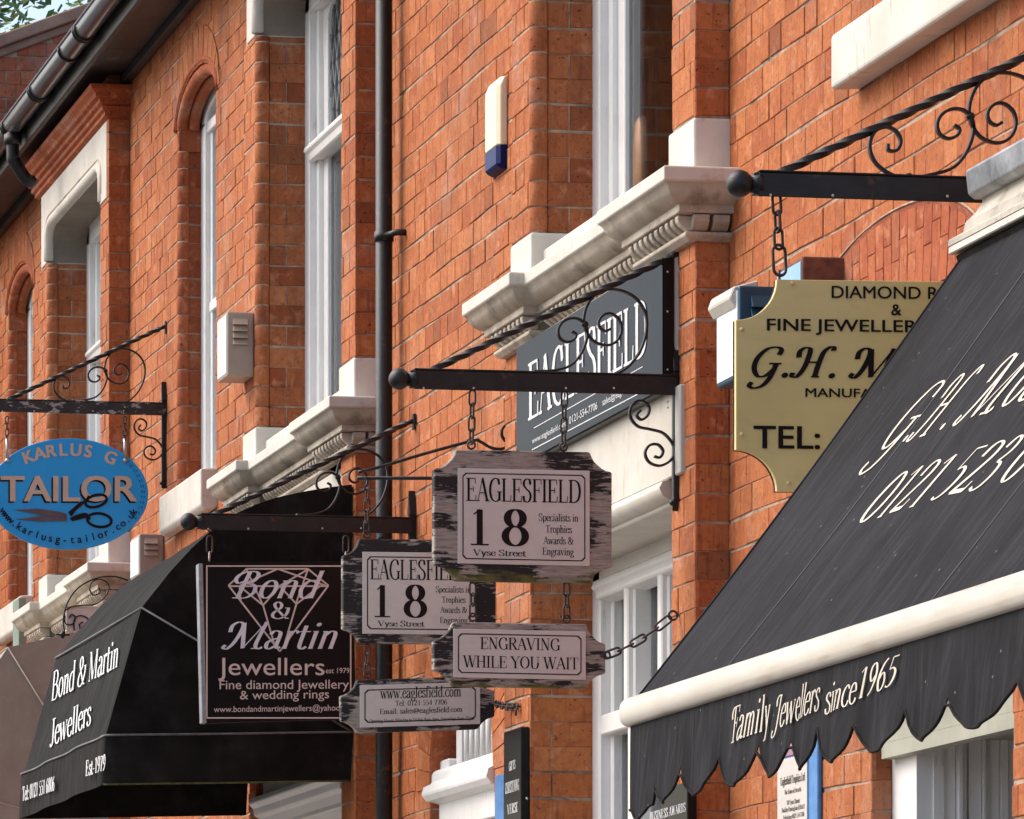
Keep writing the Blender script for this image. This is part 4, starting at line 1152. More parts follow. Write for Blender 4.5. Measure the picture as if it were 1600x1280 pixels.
# thin bracket behind, for the second peeling board
FY = onX(812, 747, D).y
t = thing('sign_bracket', 'thin wavy rod bracket behind the nearer peeling board, without any ball end', 'sign bracket', onX(812, 747, D), 'wrought iron sign brackets')
mb = MB(); mb.tube([onY(558, 747, FY), onY(812, 748, FY)], .006, M['iron'], 8); finish('beam', mb, t)
mb = MB(); mb.tube(smooth([onY(x, y, FY) for x, y in ((560, 738), (600, 728), (660, 710), (738, 689), (750, 690), (768, 700), (786, 701), (800, 690), (804, 675), (797, 664), (786, 668), (784, 680), (790, 690))], 4), .0055, M['iron'], 8); finish('scroll', mb, t)
mb = MB(); mb.box(onY(806, 780, FY) + Vector((0, -.01, 0)), onY(812, 690, FY) + Vector((.004, .01, 0)), M['iron']); finish('wall_plate', mb, t)

# ------------------------------------------------------------------ the weathered boards
def oct_board(mb, Y, pts, th, mat):
    mb.prism([onY(x, y, Y) for x, y in pts], (0, th, 0), mat)
def concave(p, q, c, n=6):
    """quarter bite from p to q bulging towards c"""
    return [((1 - t) ** 2 * p[0] + 2 * t * (1 - t) * c[0] + t * t * q[0], (1 - t) ** 2 * p[1] + 2 * t * (1 - t) * c[1] + t * t * q[1]) for t in [i / n for i in range(n + 1)]]
def board_outline(x0, y0, x1, y1, cx, cy, slope=.02):
    o = []
    o += concave((x0, y0 + cy), (x0 + cx, y0), (x0 + cx * .8, y0 + cy * .8))
    o += concave((x1 - cx, y0), (x1, y0 + cy), (x1 - cx * .8, y0 + cy * .8))
    o += concave((x1, y1 - cy * .8), (x1 - cx, y1), (x1 - cx * .75, y1 - cy * .65))
    o += concave((x0 + cx, y1), (x0, y1 - cy * .8), (x0 + cx * .75, y1 - cy * .65))
    return [(x + random.uniform(-.5, .5), y + slope * (x - x0) + random.uniform(-.5, .5)) for x, y in o]
def peeling(label, Y, box, corner, plate, wood, texts, hooks, top, slope=.02):
    x0, y0, x1, y1 = box
    t = thing('hanging_sign', label, 'hanging sign', onY((x0 + x1) / 2, y1, Y), 'peeling boards of the engraving shop')
    mb = MB(); oct_board(mb, Y, board_outline(x0, y0, x1, y1, *corner, slope), .034, M[wood]); finish('board', mb, t, .003)
    a, b, c, d = plate; sl = lambda x: slope * (x - x0)
    mb = MB(); mb.prism([onY(a, b + sl(a), Y) + Vector((0, -.004, 0)), onY(c, b + sl(c), Y) + Vector((0, -.004, 0)), onY(c, d + sl(c), Y) + Vector((0, -.004, 0)), onY(a, d + sl(a), Y) + Vector((0, -.004, 0))], (0, .0045, 0), M['alu']); finish('plate', mb, t, .001)
    mb = MB(); fn = lambda x, y: onY(x, y + sl(x), Y)
    lay(mb, [frame2(a + 7, -(d - 7), c - 7, -(b + 7), 1.7, 5)], fn, (0, -1, 0), M['ink'], .0048); finish('border_line', mb, t); mb = MB()
    for p in texts: lay(mb, p, fn, (0, -1, 0), M['ink'], .0048); mb.mark()
    finish('lettering', mb, t)
    mb = MB()
    for hx, hy in hooks:
        p1 = onY(hx, y0 + sl(hx) - 4, Y); p0 = onY(hx, hy, Y)
        mb.tube([p1 + Vector((0, .012, -.03)), p1 + Vector((0, .012, 0))], .003, M['chain'], 6); eye(mb, p1 + Vector((0, .012, .008)))
        chain(mb, p0 + Vector((0, .012 if not top else -.002, 0)), p1 + Vector((0, .012, .014))); mb.mark()
    finish('chain', mb, t)
    return t
W1 = flaky('weathered_wood_upper', 9.6, .52, 1); W2 = flaky('weathered_wood_lower', 7.1, .515, .8); W3 = flaky('weathered_wood_far', 12.9, .54); W4 = flaky('weathered_wood_far_low', 21.7, .545)
M.update(w1=W1, w2=W2, w3=W3, w4=W4)
def ser(s, x0, x1, y, cap, T=.13, t=.035, **k): return fit(roman(s, T, t, **k), x0, x1, -y, cap)
peeling('peeling number 18 board with a pinkish plate, nearer of the two', EY, (679, 702, 956, 906), (34, 31), (715, 731, 921, 880), 'w1', [
    ser('EAGLESFIELD', 728, 907, 782, 36, .135, .04), ser('1', 735, 763, 851, 56, .17, .04, serif=.2), ser('8', 783, 826, 851, 57, .14, .035),
    ser('Vyse Street', 738, 822, 867, 9.5, .13, .05), ser('Specialists in', 841, 903, 811, 11.5, .12, .045), ser('Trophies', 852, 893, 829, 11.5, .12, .045),
    ser('Awards &', 848, 895, 847, 11.5, .12, .045), ser('Engraving', 847, 896, 864, 11.5, .12, .045)],
    [(738, 612), (882, 614)], True)
peeling('mossy edged long board offering engraving while you wait, hung under the nearer number board', EY, (678, 971, 946, 1071), (30, 30), (708, 982, 915, 1058), 'w2', [
    ser('ENGRAVING', 750, 875, 1013, 18.5, .125, .04), ser('WHILE YOU WAIT', 722, 903, 1042, 18.5, .125, .04)],
    [(740, 912), (887, 912)], False)
peeling('blackened number 18 board, half hidden behind the nearer pinkish one', FY, (536, 842, 775, 1004), (26, 26), (566, 862, 742, 990), 'w3', [
    ser('EAGLESFIELD', 578, 730, 905, 31, .135, .04), ser('1', 585, 609, 964, 50, .17, .04, serif=.2), ser('8', 630, 667, 964, 51, .14, .035),
    ser('Vyse Street', 589, 663, 978, 8.5, .13, .05), ser('Specialists in', 680, 735, 924, 9.5, .12, .045), ser('Trophies', 690, 727, 940, 9.5, .12, .045),
    ser('Awards &', 687, 729, 956, 9.5, .12, .045), ser('Engraving', 687, 730, 972, 9.5, .12, .045)],
    [(574, 748), (742, 749)], True, .012)
peeling('long blackened board with telephone number, lowest of the hanging boards', FY, (533, 1063, 773, 1146), (26, 24), (562, 1072, 750, 1138), 'w4', [
    ser('www.eaglesfield.com', 593, 720, 1094, 17, .12, .045), ser('Tel: 0121 554 7706', 617, 698, 1106, 8, .12, .05),
    ser('Email: sales@eaglesfield.com', 593, 722, 1118, 8, .12, .05), ser('Opening Hours: Monday to Friday 9am-4pm, Saturdays 8am-12pm', 577, 740, 1131, 5.5, .11, .05)],
    [(575, 1008), (740, 1010)], False, -.03)
# tie chains that stop the boards swinging
mb = MB(); p1 = onX(1062, 962, XP); p0 = onY(948, 1024, EY)
mb.tube([p1 + Vector((.03, 0, 0)), p1 + Vector((-.012, 0, 0))], .0035, M['chain'], 6); eye(mb, p1 + Vector((-.02, 0, 0)), .013, .0035)
chain(mb, p1 + Vector((-.03, 0, -.008)), p0, .05, .02, .0034, sag=.012); eye(mb, p0, .010)
tag(finish('tie_chain', mb, None, base=p1), 'slack chain tying the mossy board to the brick pier', 'chain', 'chains tying boards to the wall')
mb = MB(); p1 = onX(813, 1104, XP); p0 = onY(771, 1098, FY)
mb.tube([p1 + Vector((.03, 0, 0)), p1 + Vector((-.012, 0, 0)), p1 + Vector((-.015, 0, -.03))], .0035, M['chain'], 6)
chain(mb, p1 + Vector((-.012, -.01, 0)), p0, .05, .02, .0034, sag=.006)
tag(finish('tie_chain', mb, None, base=p1), 'short chain of few links hooked beside the lowest hanging board', 'chain', 'chains tying boards to the wall')

# ------------------------------------------------------------------ diamond emblem sign
t = thing('hanging_sign', 'square black sign with a line drawn diamond and silver script', 'hanging sign', onY(435, 1126, BY))
mb = MB(); mb.prism([onY(314, 880, BY), onY(552, 877, BY), onY(556, 1123, BY), onY(320, 1130, BY)], (0, .045, 0), M['board_black'])
mb.prism([onY(313, 881, BY) + Vector((-.008, -.002, 0)), onY(317, 881, BY) + Vector((0, -.002, 0)), onY(323, 1130, BY) + Vector((0, -.002, 0)), onY(319, 1130, BY) + Vector((-.008, -.002, 0))], (0, .05, 0), M['lead'])
finish('board', mb, t, .002)
fn = lambda x, y: onY(x, y, BY)
mb = MB(); pol = [frame2(322, -1123, 549, -883.5, 2.2)]
dm = [((385, 889), (481, 889)), ((385, 889), (357, 915)), ((481, 889), (513, 915)), ((357, 915), (437, 1018)), ((513, 915), (437, 1018)), ((357, 916), (513, 916)),
      ((411, 946), (430, 1012)), ((463, 944), (443, 1012)), ((385, 890), (411, 946)), ((434, 889), (375, 915)), ((434, 889), (508, 915)), ((481, 890), (436, 916)), ((481, 890), (462, 944)),
      ((374, 916), (411, 946)), ((437, 916), (411, 946)), ((437, 916), (463, 944)), ((500, 916), (463, 944)), ((374, 916), (376, 938))]
for i, (a, b) in enumerate(dm): pol.append(line2((a[0], -a[1]), (b[0], -b[1]), 2.6, 1 + i * .4))
pol += fit(sans('Jewellers', .003), 341, 507, -1055, 28) + fit(sans('est 1979'), 509, 546, -1052, 8.5)
pol += fit(sans('Fine diamond Jewellery', .003), 343, 545, -1077, 14.5, 1) + fit(sans('& wedding rings', .003), 375, 514, -1093, 14, 2)
pol += fit(sans('www.bondandmartinjewellers@yahoo.com', .003), 334, 556, -1113, 9.5, 3)
lay(mb, pol, fn, (0, -1, 0), M['pinkline'], .0006); finish('lettering', mb, t)
mb = MB(); pol = fit(roman('Bond', .115, .035, .30, SW, .03), 362, 507, -935, 42) + fit(roman('&', .13, .05), 423, 453, -967, 26) + fit(roman('Martin', .115, .035, .28, SW, .03), 345, 527, -1014, 42)
lay(mb, pol, fn, (0, -1, 0), M['silver'], .0042); finish('script_lettering', mb, t)
mb = MB()
for x in (328, 541):
    a, b = onY(x + 1, 826, BY), onY(x, 878, BY); z3 = (a - b) * .33
    eye(mb, a + Vector((0, .01, 0)), .009); link(mb, b + z3 * 1.6 + Vector((0, .01, 0)), a - b, (1, .2, 0), .062, .022, .0035, M['chain'])
    link(mb, b + z3 * .5 + Vector((0, .01, 0)), a - b, (.3, 1, 0), .034, .016, .003, M['zinc']); mb.mark()
finish('shackle', mb, t)

# ------------------------------------------------------------------ oval tailor sign
t = thing('hanging_sign', 'oval bright blue tailor sign with a pair of painted scissors', 'hanging sign', onY(107, 860, TY))
fn = lambda x, y: onY(x, y, TY); OC = (107, 772); rx, ry = 125, 87
el = lambda k, n=56: [(OC[0] + rx * k * math.cos(2 * math.pi * i / n), OC[1] - ry * k * math.sin(2 * math.pi * i / n)) for i in range(n)]
mb = MB(); mb.prism([onY(x, y, TY) for x, y in el(1)], (0, .022, 0), M['blue']); finish('board', mb, t, .003, 2)
mb = MB(); sh = []
tl = lambda dx, dy: fit(sans('TAILOR', .028), 1 + dx, 214 + dx, -783 - dy, 40)
sh += tl(-2.5, 2.5)
sc1 = [(20, 796), (50, 795), (90, 801), (108, 803), (116, 808), (108, 815), (90, 813), (55, 814), (22, 812), (60, 806), (86, 807)]
lay(mb, sh, fn, (0, -1, 0), M['ink'], .0012)
dk = arc_text('www.karlusg-tailor.co.uk', OC[0], -OC[1], 115, 77, 203, 337, 12, .015, True)
for p, q in (((108, 803), (128, 786)), ((112, 812), (134, 806))): dk.append(line2((p[0], -p[1]), (q[0], -q[1]), 6))
def ring(cx, cy, a, b, w_, rot=0, lv=0):
    pts = []
    for i in range(33):
        q = 2 * math.pi * i / 32; x, y = a * math.cos(q), b * math.sin(q); pts.append((cx + x * math.cos(rot) - y * math.sin(rot), -cy + x * math.sin(rot) + y * math.cos(rot)))
    return ribbon(pts, lambda u, v: w_, lv)
dk += [ring(150, 783, 17, 9, 4.2, .28, 1), ring(155, 813, 19, 10.5, 4.2, -.12, 2), ribbon([(p[0], -p[1]) for p in spline([(110, 806), (122, 790), (134, 783), (139, 775)])], lambda a, b: 4.5, 3), ribbon([(p[0], -p[1]) for p in spline([(110, 812), (122, 806), (134, 804), (140, 812)])], lambda a, b: 4.5, 4)]
for k in range(60):
    if k < 7 or k > 54:
        for rr in (.945, .915):
            q = 2 * math.pi * (k + .2) / 60; q2 = q + .05; dk.append(line2((OC[0] + rx * rr * math.cos(q), -OC[1] + ry * rr * math.sin(q)), (OC[0] + rx * rr * math.cos(q2), -OC[1] + ry * rr * math.sin(q2)), .9, 0))
lay(mb, dk, fn, (0, -1, 0), M['ink'], .0045)
finish('dark_lettering', mb, t)
mb = MB(); lay(mb, tl(0, 0) + arc_text('KARLUS G', OC[0], -OC[1], 106, 60, 124, 54, 19, .05), fn, (0, -1, 0), M['tan'], .0028); finish('tan_lettering', mb, t)
mb = MB()
for a in (((20, -797), (60, -795), (92, -800), (104, -803), (104, -808), (70, -806)), ((22, -812), (60, -807), (92, -808), (105, -808), (104, -814), (60, -815))):
    lay(mb, [(list(a), [tuple(range(6))[::-1]], 0)], fn, (0, -1, 0), M['steel'], .0055); mb.mark()
finish('painted_blade', mb, t)
mb = MB()
for x in (11, 195):
    a = onY(x, 652, TY); b = onY(x, 690, TY); chain(mb, a, b, .036, .016, .0026)
    mb.tube([onY(x, 690, TY) + Vector((0, .012, .012)), onY(x, 692, TY) + Vector((0, -.006, 0)), onY(x, 720, TY) + Vector((0, -.006, 0))], .0075, M['zinc'], 8)
    mb.sphere(onY(x, 720, TY) + Vector((0, -.007, 0)), .011, M['zinc'], 12); mb.mark()
finish('chain', mb, t)

# ------------------------------------------------------------------ yellow jewellery sign
t = thing('hanging_sign', 'yellow plate sign with bitten corners, partly hidden by the scalloped awning', 'hanging sign', onY(1400, 767, NY))
def arcpts(cx, cy, r, a0, a1, n=10): return [(cx + r * math.cos(R(a0 + (a1 - a0) * i / n)), cy - r * math.sin(R(a0 + (a1 - a0) * i / n))) for i in range(n + 1)]
L_, R_, T_, B_ = 1150, 1655, 436, 767; r = 64
out = arcpts(L_, T_, r, 270, 360) + arcpts(R_, T_, r, 180, 270) + arcpts(R_, B_, r, 90, 180) + arcpts(L_, B_, r, 0, 90)
mb = MB(); mb.prism([onY(x, y + .012 * (x - L_), NY) for x, y in out], (0, .014, 0), M['brass']); mb.prism([onY(x, y + .012 * (x - L_), NY) + Vector((0, .0145, 0)) for x, y in out], (0, .012, 0), M['ink']); finish('board', mb, t, .001)
fn = lambda x, y: onY(x, y + .012 * (x - L_), NY); mb = MB()
cx_ = 1402
pol = fit(sans('DIAMOND RINGS', .012), 1299, 1299 + 232, -464, 19.5) + fit(sans('&', .018), 1392, 1408, -490, 18) + fit(sans('FINE JEWELLERY SUPPLIER', .018), 1198, 1198 + 410, -516, 19)
pol += fit(sans('MANUFACTURERS', .018), 1258, 1258 + 210, -619, 14) + fit(sans('TEL:', .02), 1177, 1281, -700, 36) + fit(sans('0121 523 0464', .02), 1310, 1640, -702, 36)
pol += fit(roman('G.H. Moss', .15, .055, .24, SW, .05, .06), 1166, 1166 + 318, -588, 46)
lay(mb, pol, fn, (0, -1, 0), M['ink'], .0022); finish('lettering', mb, t)
mb = MB()
for x, y in ((1159, 515), (1159, 679), (1238, 443), (1232, 755)): mb.sphere(onY(x, y, NY) + Vector((0, -.002, 0)), .005, M['brass'], 10, (1, .5, 1)); mb.mark()
finish('screw', mb, t)
mb = MB()
for x in (1213, 1592):
    a, b = onY(x, 306, NY), onY(x + 6, 432, NY); m = b + (a - b) * .36
    chain(mb, a, m, .048, .021, .0036); link(mb, b + (a - b) * .2, a - b, (1, .1, 0), .07, .03, .0038, M['chain']); mb.tube([b + Vector((0, .006, -.02)), b + Vector((0, .006, .016))], .003, M['chain'], 6); mb.mark()
finish('chain', mb, t)

# ------------------------------------------------------------------ fascia sign over the shop window
SX = XP - .05; c_ = [onX(807, 545, SX), onX(1035, 402, SX), onX(1035, 640, SX), onX(807, 699, SX)]
zt_, zb_ = (c_[0].z + c_[1].z) / 2, (c_[2].z + c_[3].z) / 2
zt_ = min(zt_, SLAB - .20)
t = thing('fascia_sign', 'glossy grey fascia sign with tall white serif letters above the shop window', 'shop sign', Vector((SX, c_[1].y, zb_)))
mb = MB(); mb.box((SX, c_[1].y, zb_), (SX + .004, c_[0].y, zt_), M['acrylic']); finish('panel', mb, t)
mb = MB(); mb.box((SX + .0045, c_[1].y - .0, zb_ - .004), (XP - .0145, c_[0].y + .004, zt_), M['board_black']); finish('tray', mb, t, .002)
mb = MB()
for y in (425, 487, 578, 628, 637): mb.sphere(onY(1043, y, c_[1].y) + Vector((0, -.001, 0)), .0035, M['zinc'], 8); mb.mark()
finish('screw', mb, t)
fn = lambda x, y: onX(x, y, SX); mb = MB()
pol = fit(roman('EAGLESFIELD', .15, .05, 0, GL, .09), 826, 1012, -658, 89, 105)
pol += fit(sans('www.eaglesfield.com'), 832, 884, -694, 9.5, 28) + fit(sans('0121-554-7706'), 890, 934, -663, 12, 24) + fit(sans('sales@eaglesfield.com'), 942, 1005, -634, 11, 34)
pol += [line2((835, -669), (1005, -573), 1.3), line2((832, -703), (1020, -604), 1.6)]
lay(mb, pol, fn, (-1, 0, 0), M['whitetext'], .0015); finish('lettering', mb, t)

# ------------------------------------------------------------------ boards standing against the piers
def wallboard(label, quad, X, depth, mat, texts, tmat='whitetext', cat='sign board', screws=()):
    xa, ya, xb, yb, zbot = quad; a = onX(xa, ya, X); b = onX(xb, yb, X)
    z = (a.z + b.z) / 2
    t = thing('sign_board', label, cat, Vector((X, b.y, zbot)))
    mb = MB(); mb.box((X, b.y, zbot), (X + depth, a.y, z), M[mat]); finish('board', mb, t, .003)
    if texts:
        mb = MB()
        for p in texts: lay(mb, p, lambda x, y: onX(x, y, X), (-1, 0, 0), M[tmat], .0015); mb.mark()
        finish('lettering', mb, t)
    if screws:
        mb = MB()
        for x, y in screws: mb.sphere(onY(x, y, b.y) + Vector((0, -.001, 0)), .005, M['zinc'], 8); mb.mark()
        finish('screw', mb, t)
    return t
wallboard('tall black board listing gifts beside the barred fanlight doorway', (787, 1144, 814, 1136, 2.0), XP - .03, .028, 'board_black', [
    fit(roman('GIFTS', .16, .05, 0, GL, .1), 796, 806, -1205, 14, 4), fit(roman('CHRISTENING', .16, .05, 0, GL, .1), 790, 812, -1241, 17, 7), fit(roman('VERSE', .16, .05, 0, GL, .1), 793, 810, -1273, 15, 5)], screws=[(823, 1248)])
wallboard('narrow bright blue board edged in white, tucked behind the tall black one', (773, 1213, 787, 1208, 2.0), XP - .004, .02, 'brightblue', [])
wallboard('black awards board half covered by the scalloped awning', (1033, 1232, 1074, 1222, 1.9), XP - .03, .028, 'board_black', [
    fit(roman('BUSINESS AWARDS', .16, .05, 0, GL, .1), 1016, 1072, -1284, 14, 16)])
pq = wallboard('pale notice plaque on a blue backboard below the awning scallops', (1214, 1130, 1277, 1117, 1.9), D - .016, .014, 'brightblue', [])
mb = MB(); a = onX(1215, 1190, D - .02); b = onX(1261, 1176, D - .02); mb.box((D - .0205, b.y, 1.9), (D - .0165, a.y, (a.z + b.z) / 2), M['alu']); finish('plaque', mb, pq)
mb = MB(); a2 = onX(1215, 1140, D - .02); mb.box((D - .0205, b.y, (a.z + b.z) / 2 + .006), (D - .0165, a.y, a2.z), M['purple']); finish('poster', mb, pq)
mb = MB(); pol = fit(roman('Eaglesfield Trophies Ltd', .15, .06), 1220, 1258, -1228, 12, 9)
pol += fit(roman('The Home of Awards', .15, .06), 1226, 1252, -1242, 7, 6) + fit(roman('18 Vyse Street', .15, .06), 1230, 1250, -1258, 7, 4) + fit(roman('Hockley Birmingham B18 6LE', .15, .06), 1222, 1258, -1270, 7, 7) + fit(roman('Telephone 0121 554 7706', .15, .06), 1224, 1257, -1282, 7, 7)
lay(mb, pol, lambda x, y: onX(x, y, D - .0205), (-1, 0, 0), M['ink'], .001); finish('lettering', mb, pq)

# ------------------------------------------------------------------ boxes on the wall
def wallcase(name, label, cat, x_left, x_mid, x_wall, ytop, ybot, wallX, m_street, m_end, louvres=0, cap=False, group=None, lm=None):
    """box on the wall: x_left..x_mid is the street face, x_mid..x_wall the end turned to the camera"""
    y0 = onX(x_wall, (ytop + ybot) / 2, wallX).y; p = onY(x_mid, ytop, y0); q = onY(x_mid, ybot, y0); X = p.x
    y1 = onX(x_left, (ytop + ybot) / 2, X).y
    t = thing(name, label, cat, Vector((wallX, y0, q.z)), group)
    mb = MB(); mb.box((X, y0, q.z), (wallX, y1, p.z), M[m_end]); finish('case', mb, t, .006, 2)
    mb = MB(); mb.box((X - .003, y0 + .010, q.z + .012), (X + .001, y1 - .010, p.z - .012), M[m_street]); finish('cover_plate', mb, t, .001)
    if louvres:
        w_ = wallX - X
        for i in range(louvres):
            z = p.z - (.10 + i * .30 / louvres * 1.4) * (p.z - q.z)
            mb = MB(); h = (p.z - q.z) * .42 / louvres
            mb.prism([(X + w_ * .2, y0 - .001, z), (X + w_ * .2, y0 - .020, z - h), (X + w_ * .2, y0 - .001, z - h)], (w_ * .55, 0, 0), M[lm or m_end]); finish('louvre', mb, t, .001)
    return t, X, y0, y1, p.z, q.z
wallcase('wall_vent', 'beige louvred vent box high on the wall beside the arched slot window', 'vent box', 340, 355, 397, 487, 587, XP, 'ventwhite', 'vent', 4)
wallcase('wall_vent', 'beige louvred vent box low down, between the oval sign and the old black awning', 'vent box', 204, 218, 256, 834, 900, D, 'ventwhite', 'vent', 3)
t, X, ya, yb, zt0, zb0 = wallcase('alarm_box', 'teal louvred alarm box with a white weathered side, behind the yellow sign', 'alarm box', 1120, 1155, 1245, 446, 590, D, 'ventwhite', 'tealblue', 3)
mb = MB(); mb.prism([(X - .022, ya + .02, zt0 - .03), (X - .010, ya + .02, zt0 + .0), (X + .06, ya + .02, zt0 + .02), (X + .06, ya + .02, zt0 - .05), (X - .003, ya + .02, zt0 - .06)], (0, yb - ya, 0), M['stucco']); finish('hood', mb, t, .004)
t, X, ya, yb, zt0, zb0 = wallcase('junction_box', 'brown rusty box with a pale blue side, just above the yellow sign', 'junction box', 1214, 1254, 1322, 400, 520, D, 'skyblue', 'rust')
# bell box
y0 = onX(793, 190, D).y; X = onY(777, 190, y0).x; y1 = onX(756, 190, X).y; z0, zm, z1 = onY(785, 264, y0).z, onY(785, 226, y0).z, onY(785, 118, y0).z
t = thing('burglar_alarm', 'slim cream alarm bell box with a navy blue bottom', 'alarm box', Vector((D, y0, z0)))
def bellpart(za, zb, inset0, inset1, mat, nm):
    mb = MB(); sec = lambda i: [(D, y0), (X + i + .012, y0), (X + i, y0 + .02), (X + i, y1 - .02), (X + i + .012, y1), (D, y1)]
    rows = []
    n = 8
    for k in range(n + 1):
        u = k / n; z = za + (zb - za) * u; i = inset0 * max(0, 1 - u * 4) ** 2 + inset1 * max(0, u * 6 - 5) ** 2
        rows += [(x, y, z) for x, y in sec(i)]
    fs = [(k * 6 + j, k * 6 + (j + 1) % 6, k * 6 + 6 + (j + 1) % 6, k * 6 + 6 + j) for k in range(n) for j in range(6)] + [(5, 4, 3, 2, 1, 0), tuple(n * 6 + j for j in range(6))]
    mb.add(rows, [f[::-1] for f in fs], M[mat]); finish(nm, mb, t, .004, 2)
bellpart(zm + .001, z1, 0, .014, 'creamplastic', 'cover'); bellpart(z0, zm, .035, 0, 'navy', 'strobe_lens')

# ------------------------------------------------------------------ nearest awning
AY, AE = 11.35, 7.4
k_ = ppm(AY); A0 = Vector((3.795, AY, onY(1480, 402, AY).z)); A1 = Vector((onY(990, 1090, AY).x, AY, onY(990, 1098, AY).z))
dn = (A1 - A0); AV = (A0 - A1).normalized(); AN = Vector((0, -1, 0)).cross(AV)
t = thing('awning', 'black canvas awning with a cream front bar and scalloped valance', 'awning', Vector((D, AY, A1.z)), 'shop awnings')
def asag(y, u): return -.010 * math.sin(math.pi * u) + .0035 * math.sin(y * 7 + u * 2) * u + .0022 * math.sin(y * 19 - u * 5) * u * u
LEN = dn.length
def apt(s_, v_, lift=0):                     # s_ metres from the far end, v_ metres up from the bar
    u = 1 - v_ / LEN; y = AY - s_
    p = A0 + dn * u + AN * (asag(y, u) + lift); return Vector((p.x, y, p.z))
mb = MB(); nu, nv = 90, 16; vs = [apt((AY - AE) * i / nu, LEN * (1 - j / nv)) for i in range(nu + 1) for j in range(nv + 1)]
fs = [(i * (nv + 1) + j, i * (nv + 1) + j + 1, (i + 1) * (nv + 1) + j + 1, (i + 1) * (nv + 1) + j) for i in range(nu) for j in range(nv)]
mb.add(vs, [f[::-1] for f in fs], M['fabric'], smooth=True)
mb.add([p - AN * .003 for p in vs], fs, M['fabric'], smooth=True)
mb.tube([apt(-.002, LEN * (1 - i / 14)) for i in range(15)], .004, M['fabric'], 6)
cv = finish('canopy', mb, t)
M['seam'] = fabricmat('canvas_seam', (.06, .06, .068), (.085, .085, .092), (.13, .13, .14))
for s0 in (.73, 2.03, 3.33):
    mb = MB(); pts = []
    for j in range(17):
        v_ = LEN * (1 - j / 16); pts += [apt(s0 - .005, v_, .0012), apt(s0 + .005, v_, .0012)]
    mb.add(pts, [(2 * j, 2 * j + 1, 2 * j + 3, 2 * j + 2) for j in range(16)], M['seam']); finish('seam', mb, t)
mb = MB()
def canvas_text(s_, s0, s1, v0, cap, shear, tilt, T=.15, tt=.05, table=SW):
    for pts, fs_, lv in fit(roman(s_, T, tt, shear, table, .04), s0, s1, v0, cap):
        mb.add([apt(p[0], p[1] + tilt * (p[0] - s0), .0015 + lv * .0002) for p in pts], fs_, M['cream'])
for s_, a_, b_, v_ in (('G', .550, .735, .622), ('.', .735, .755, .616), ('H', .765, .985, .612), ('.', .995, .017 + 1, .604), ('M', 1.085, 1.385, .600), ('oss', 1.40, 1.72, .588)):
    canvas_text(s_, a_, b_, v_, .168, .20, -.05, .088, .034)
mb.mark()
canvas_text('0121 523 0464', .885, 2.33, .378, .127, .22, -.05, .088, .034)
finish('lettering', mb, t)
# front bar
mb = MB(); bx, bz = A1.x - .008, onY(990, 1114, AY).z; rz_ = .032
vs = []; sg = 18; ys = [AY + .022, AY + .019, AY + .010, AY - .004, AE]; ks = [.35, .72, .93, 1, 1]
for y, k in zip(ys, ks):
    for q in range(sg):
        an = 2 * math.pi * q / sg; cxx = math.copysign(abs(math.cos(an)) ** .7, math.cos(an)); szz = math.copysign(abs(math.sin(an)) ** .8, math.sin(an)); vs.append((bx + .024 * k * cxx, y, bz + rz_ * k * szz))
fs = [(i * sg + q, i * sg + (q + 1) % sg, (i + 1) * sg + (q + 1) % sg, (i + 1) * sg + q) for i in range(4) for q in range(sg)] + [tuple(range(sg)), tuple(4 * sg + q for q in range(sg))[::-1]]
mb.add(vs, [f[::-1] for f in fs], M['bar'], smooth=True); finish('front_bar', mb, t)
# valance with scallops
VX = bx - .004; gaps = [onX(x, y, VX).y for x, y in ((985, 1150), (1027, 1240), (1072, 1227), (1130, 1210), (1194, 1195), (1245, 1180), (1286, 1160), (1346, 1134), (1425, 1122), (1492, 1098), (1600, 1070))]
st_ = (gaps[4] - gaps[10]) / 6
while gaps[-1] > AE: gaps.append(gaps[-1] - st_)
zt1 = bz - rz_ + .004
def vz(y):
    for a, b in zip(gaps, gaps[1:]):
        if b <= y <= a:
            u = (a - y) / (a - b); return zt1 - .114 - .078 * max(0, math.sin(math.pi * u ** .8)) ** .5
    return zt1 - .15
def vfold(y, u):
    g = 0
    for a, b in zip(gaps, gaps[1:]):
        if b <= y <= a: g = math.sin(2 * math.pi * (a - y) / (a - b) + .6)
    return .007 * u ** 1.3 * (g + .35 * math.sin(y * 57 + 1)) - .014 * u
mb = MB(); nu, nv = 460, 12; vs = []
for i in range(nu + 1):
    y = gaps[0] + (AE - gaps[0]) * i / nu; zb = vz(y)
    if y > gaps[1]: zb = min(zb, zt1 - .16) - .03
    for j in range(nv + 1):
        u = j / nv; vs.append(Vector((VX + vfold(y, u), y - .035 * u * max(0, 1 - i / 36), zt1 + (zb - zt1) * u)))
fs = [(i * (nv + 1) + j, i * (nv + 1) + j + 1, (i + 1) * (nv + 1) + j + 1, (i + 1) * (nv + 1) + j) for i in range(nu) for j in range(nv)]
mb.add(vs, [f[::-1] for f in fs], M['fabric'], smooth=True)
mb.add([p + Vector((.002, 0, 0)) for p in vs], fs, M['fabric'], smooth=True)
mb.tube([vs[i * (nv + 1) + nv] for i in range(0, nu + 1, 2)], .0035, M['fabric2'], 6)
val = finish('valance', mb, t)
mb = MB(); pol = fit(roman('Family', .098, .036, .14, SW, .04), 1150, 1211, -1162, 56, 24) + fit(roman('Jewellers', .098, .036, .14, SW, .04), 1217, 1288, -1143, 52, 34) + fit(roman('since', .098, .036, .14, SW, .04), 1296, 1347, -1117, 48, 19) + fit(roman('1965', .098, .036, .24, SW, .04), 1350, 1412, -1092, 46, 24)
def onval(x, y):
    p = onX(x, y, VX); u = min(max((zt1 - p.z) / .18, 0), 1)
    return Vector((VX + vfold(p.y, u) - .0035, p.y, p.z))
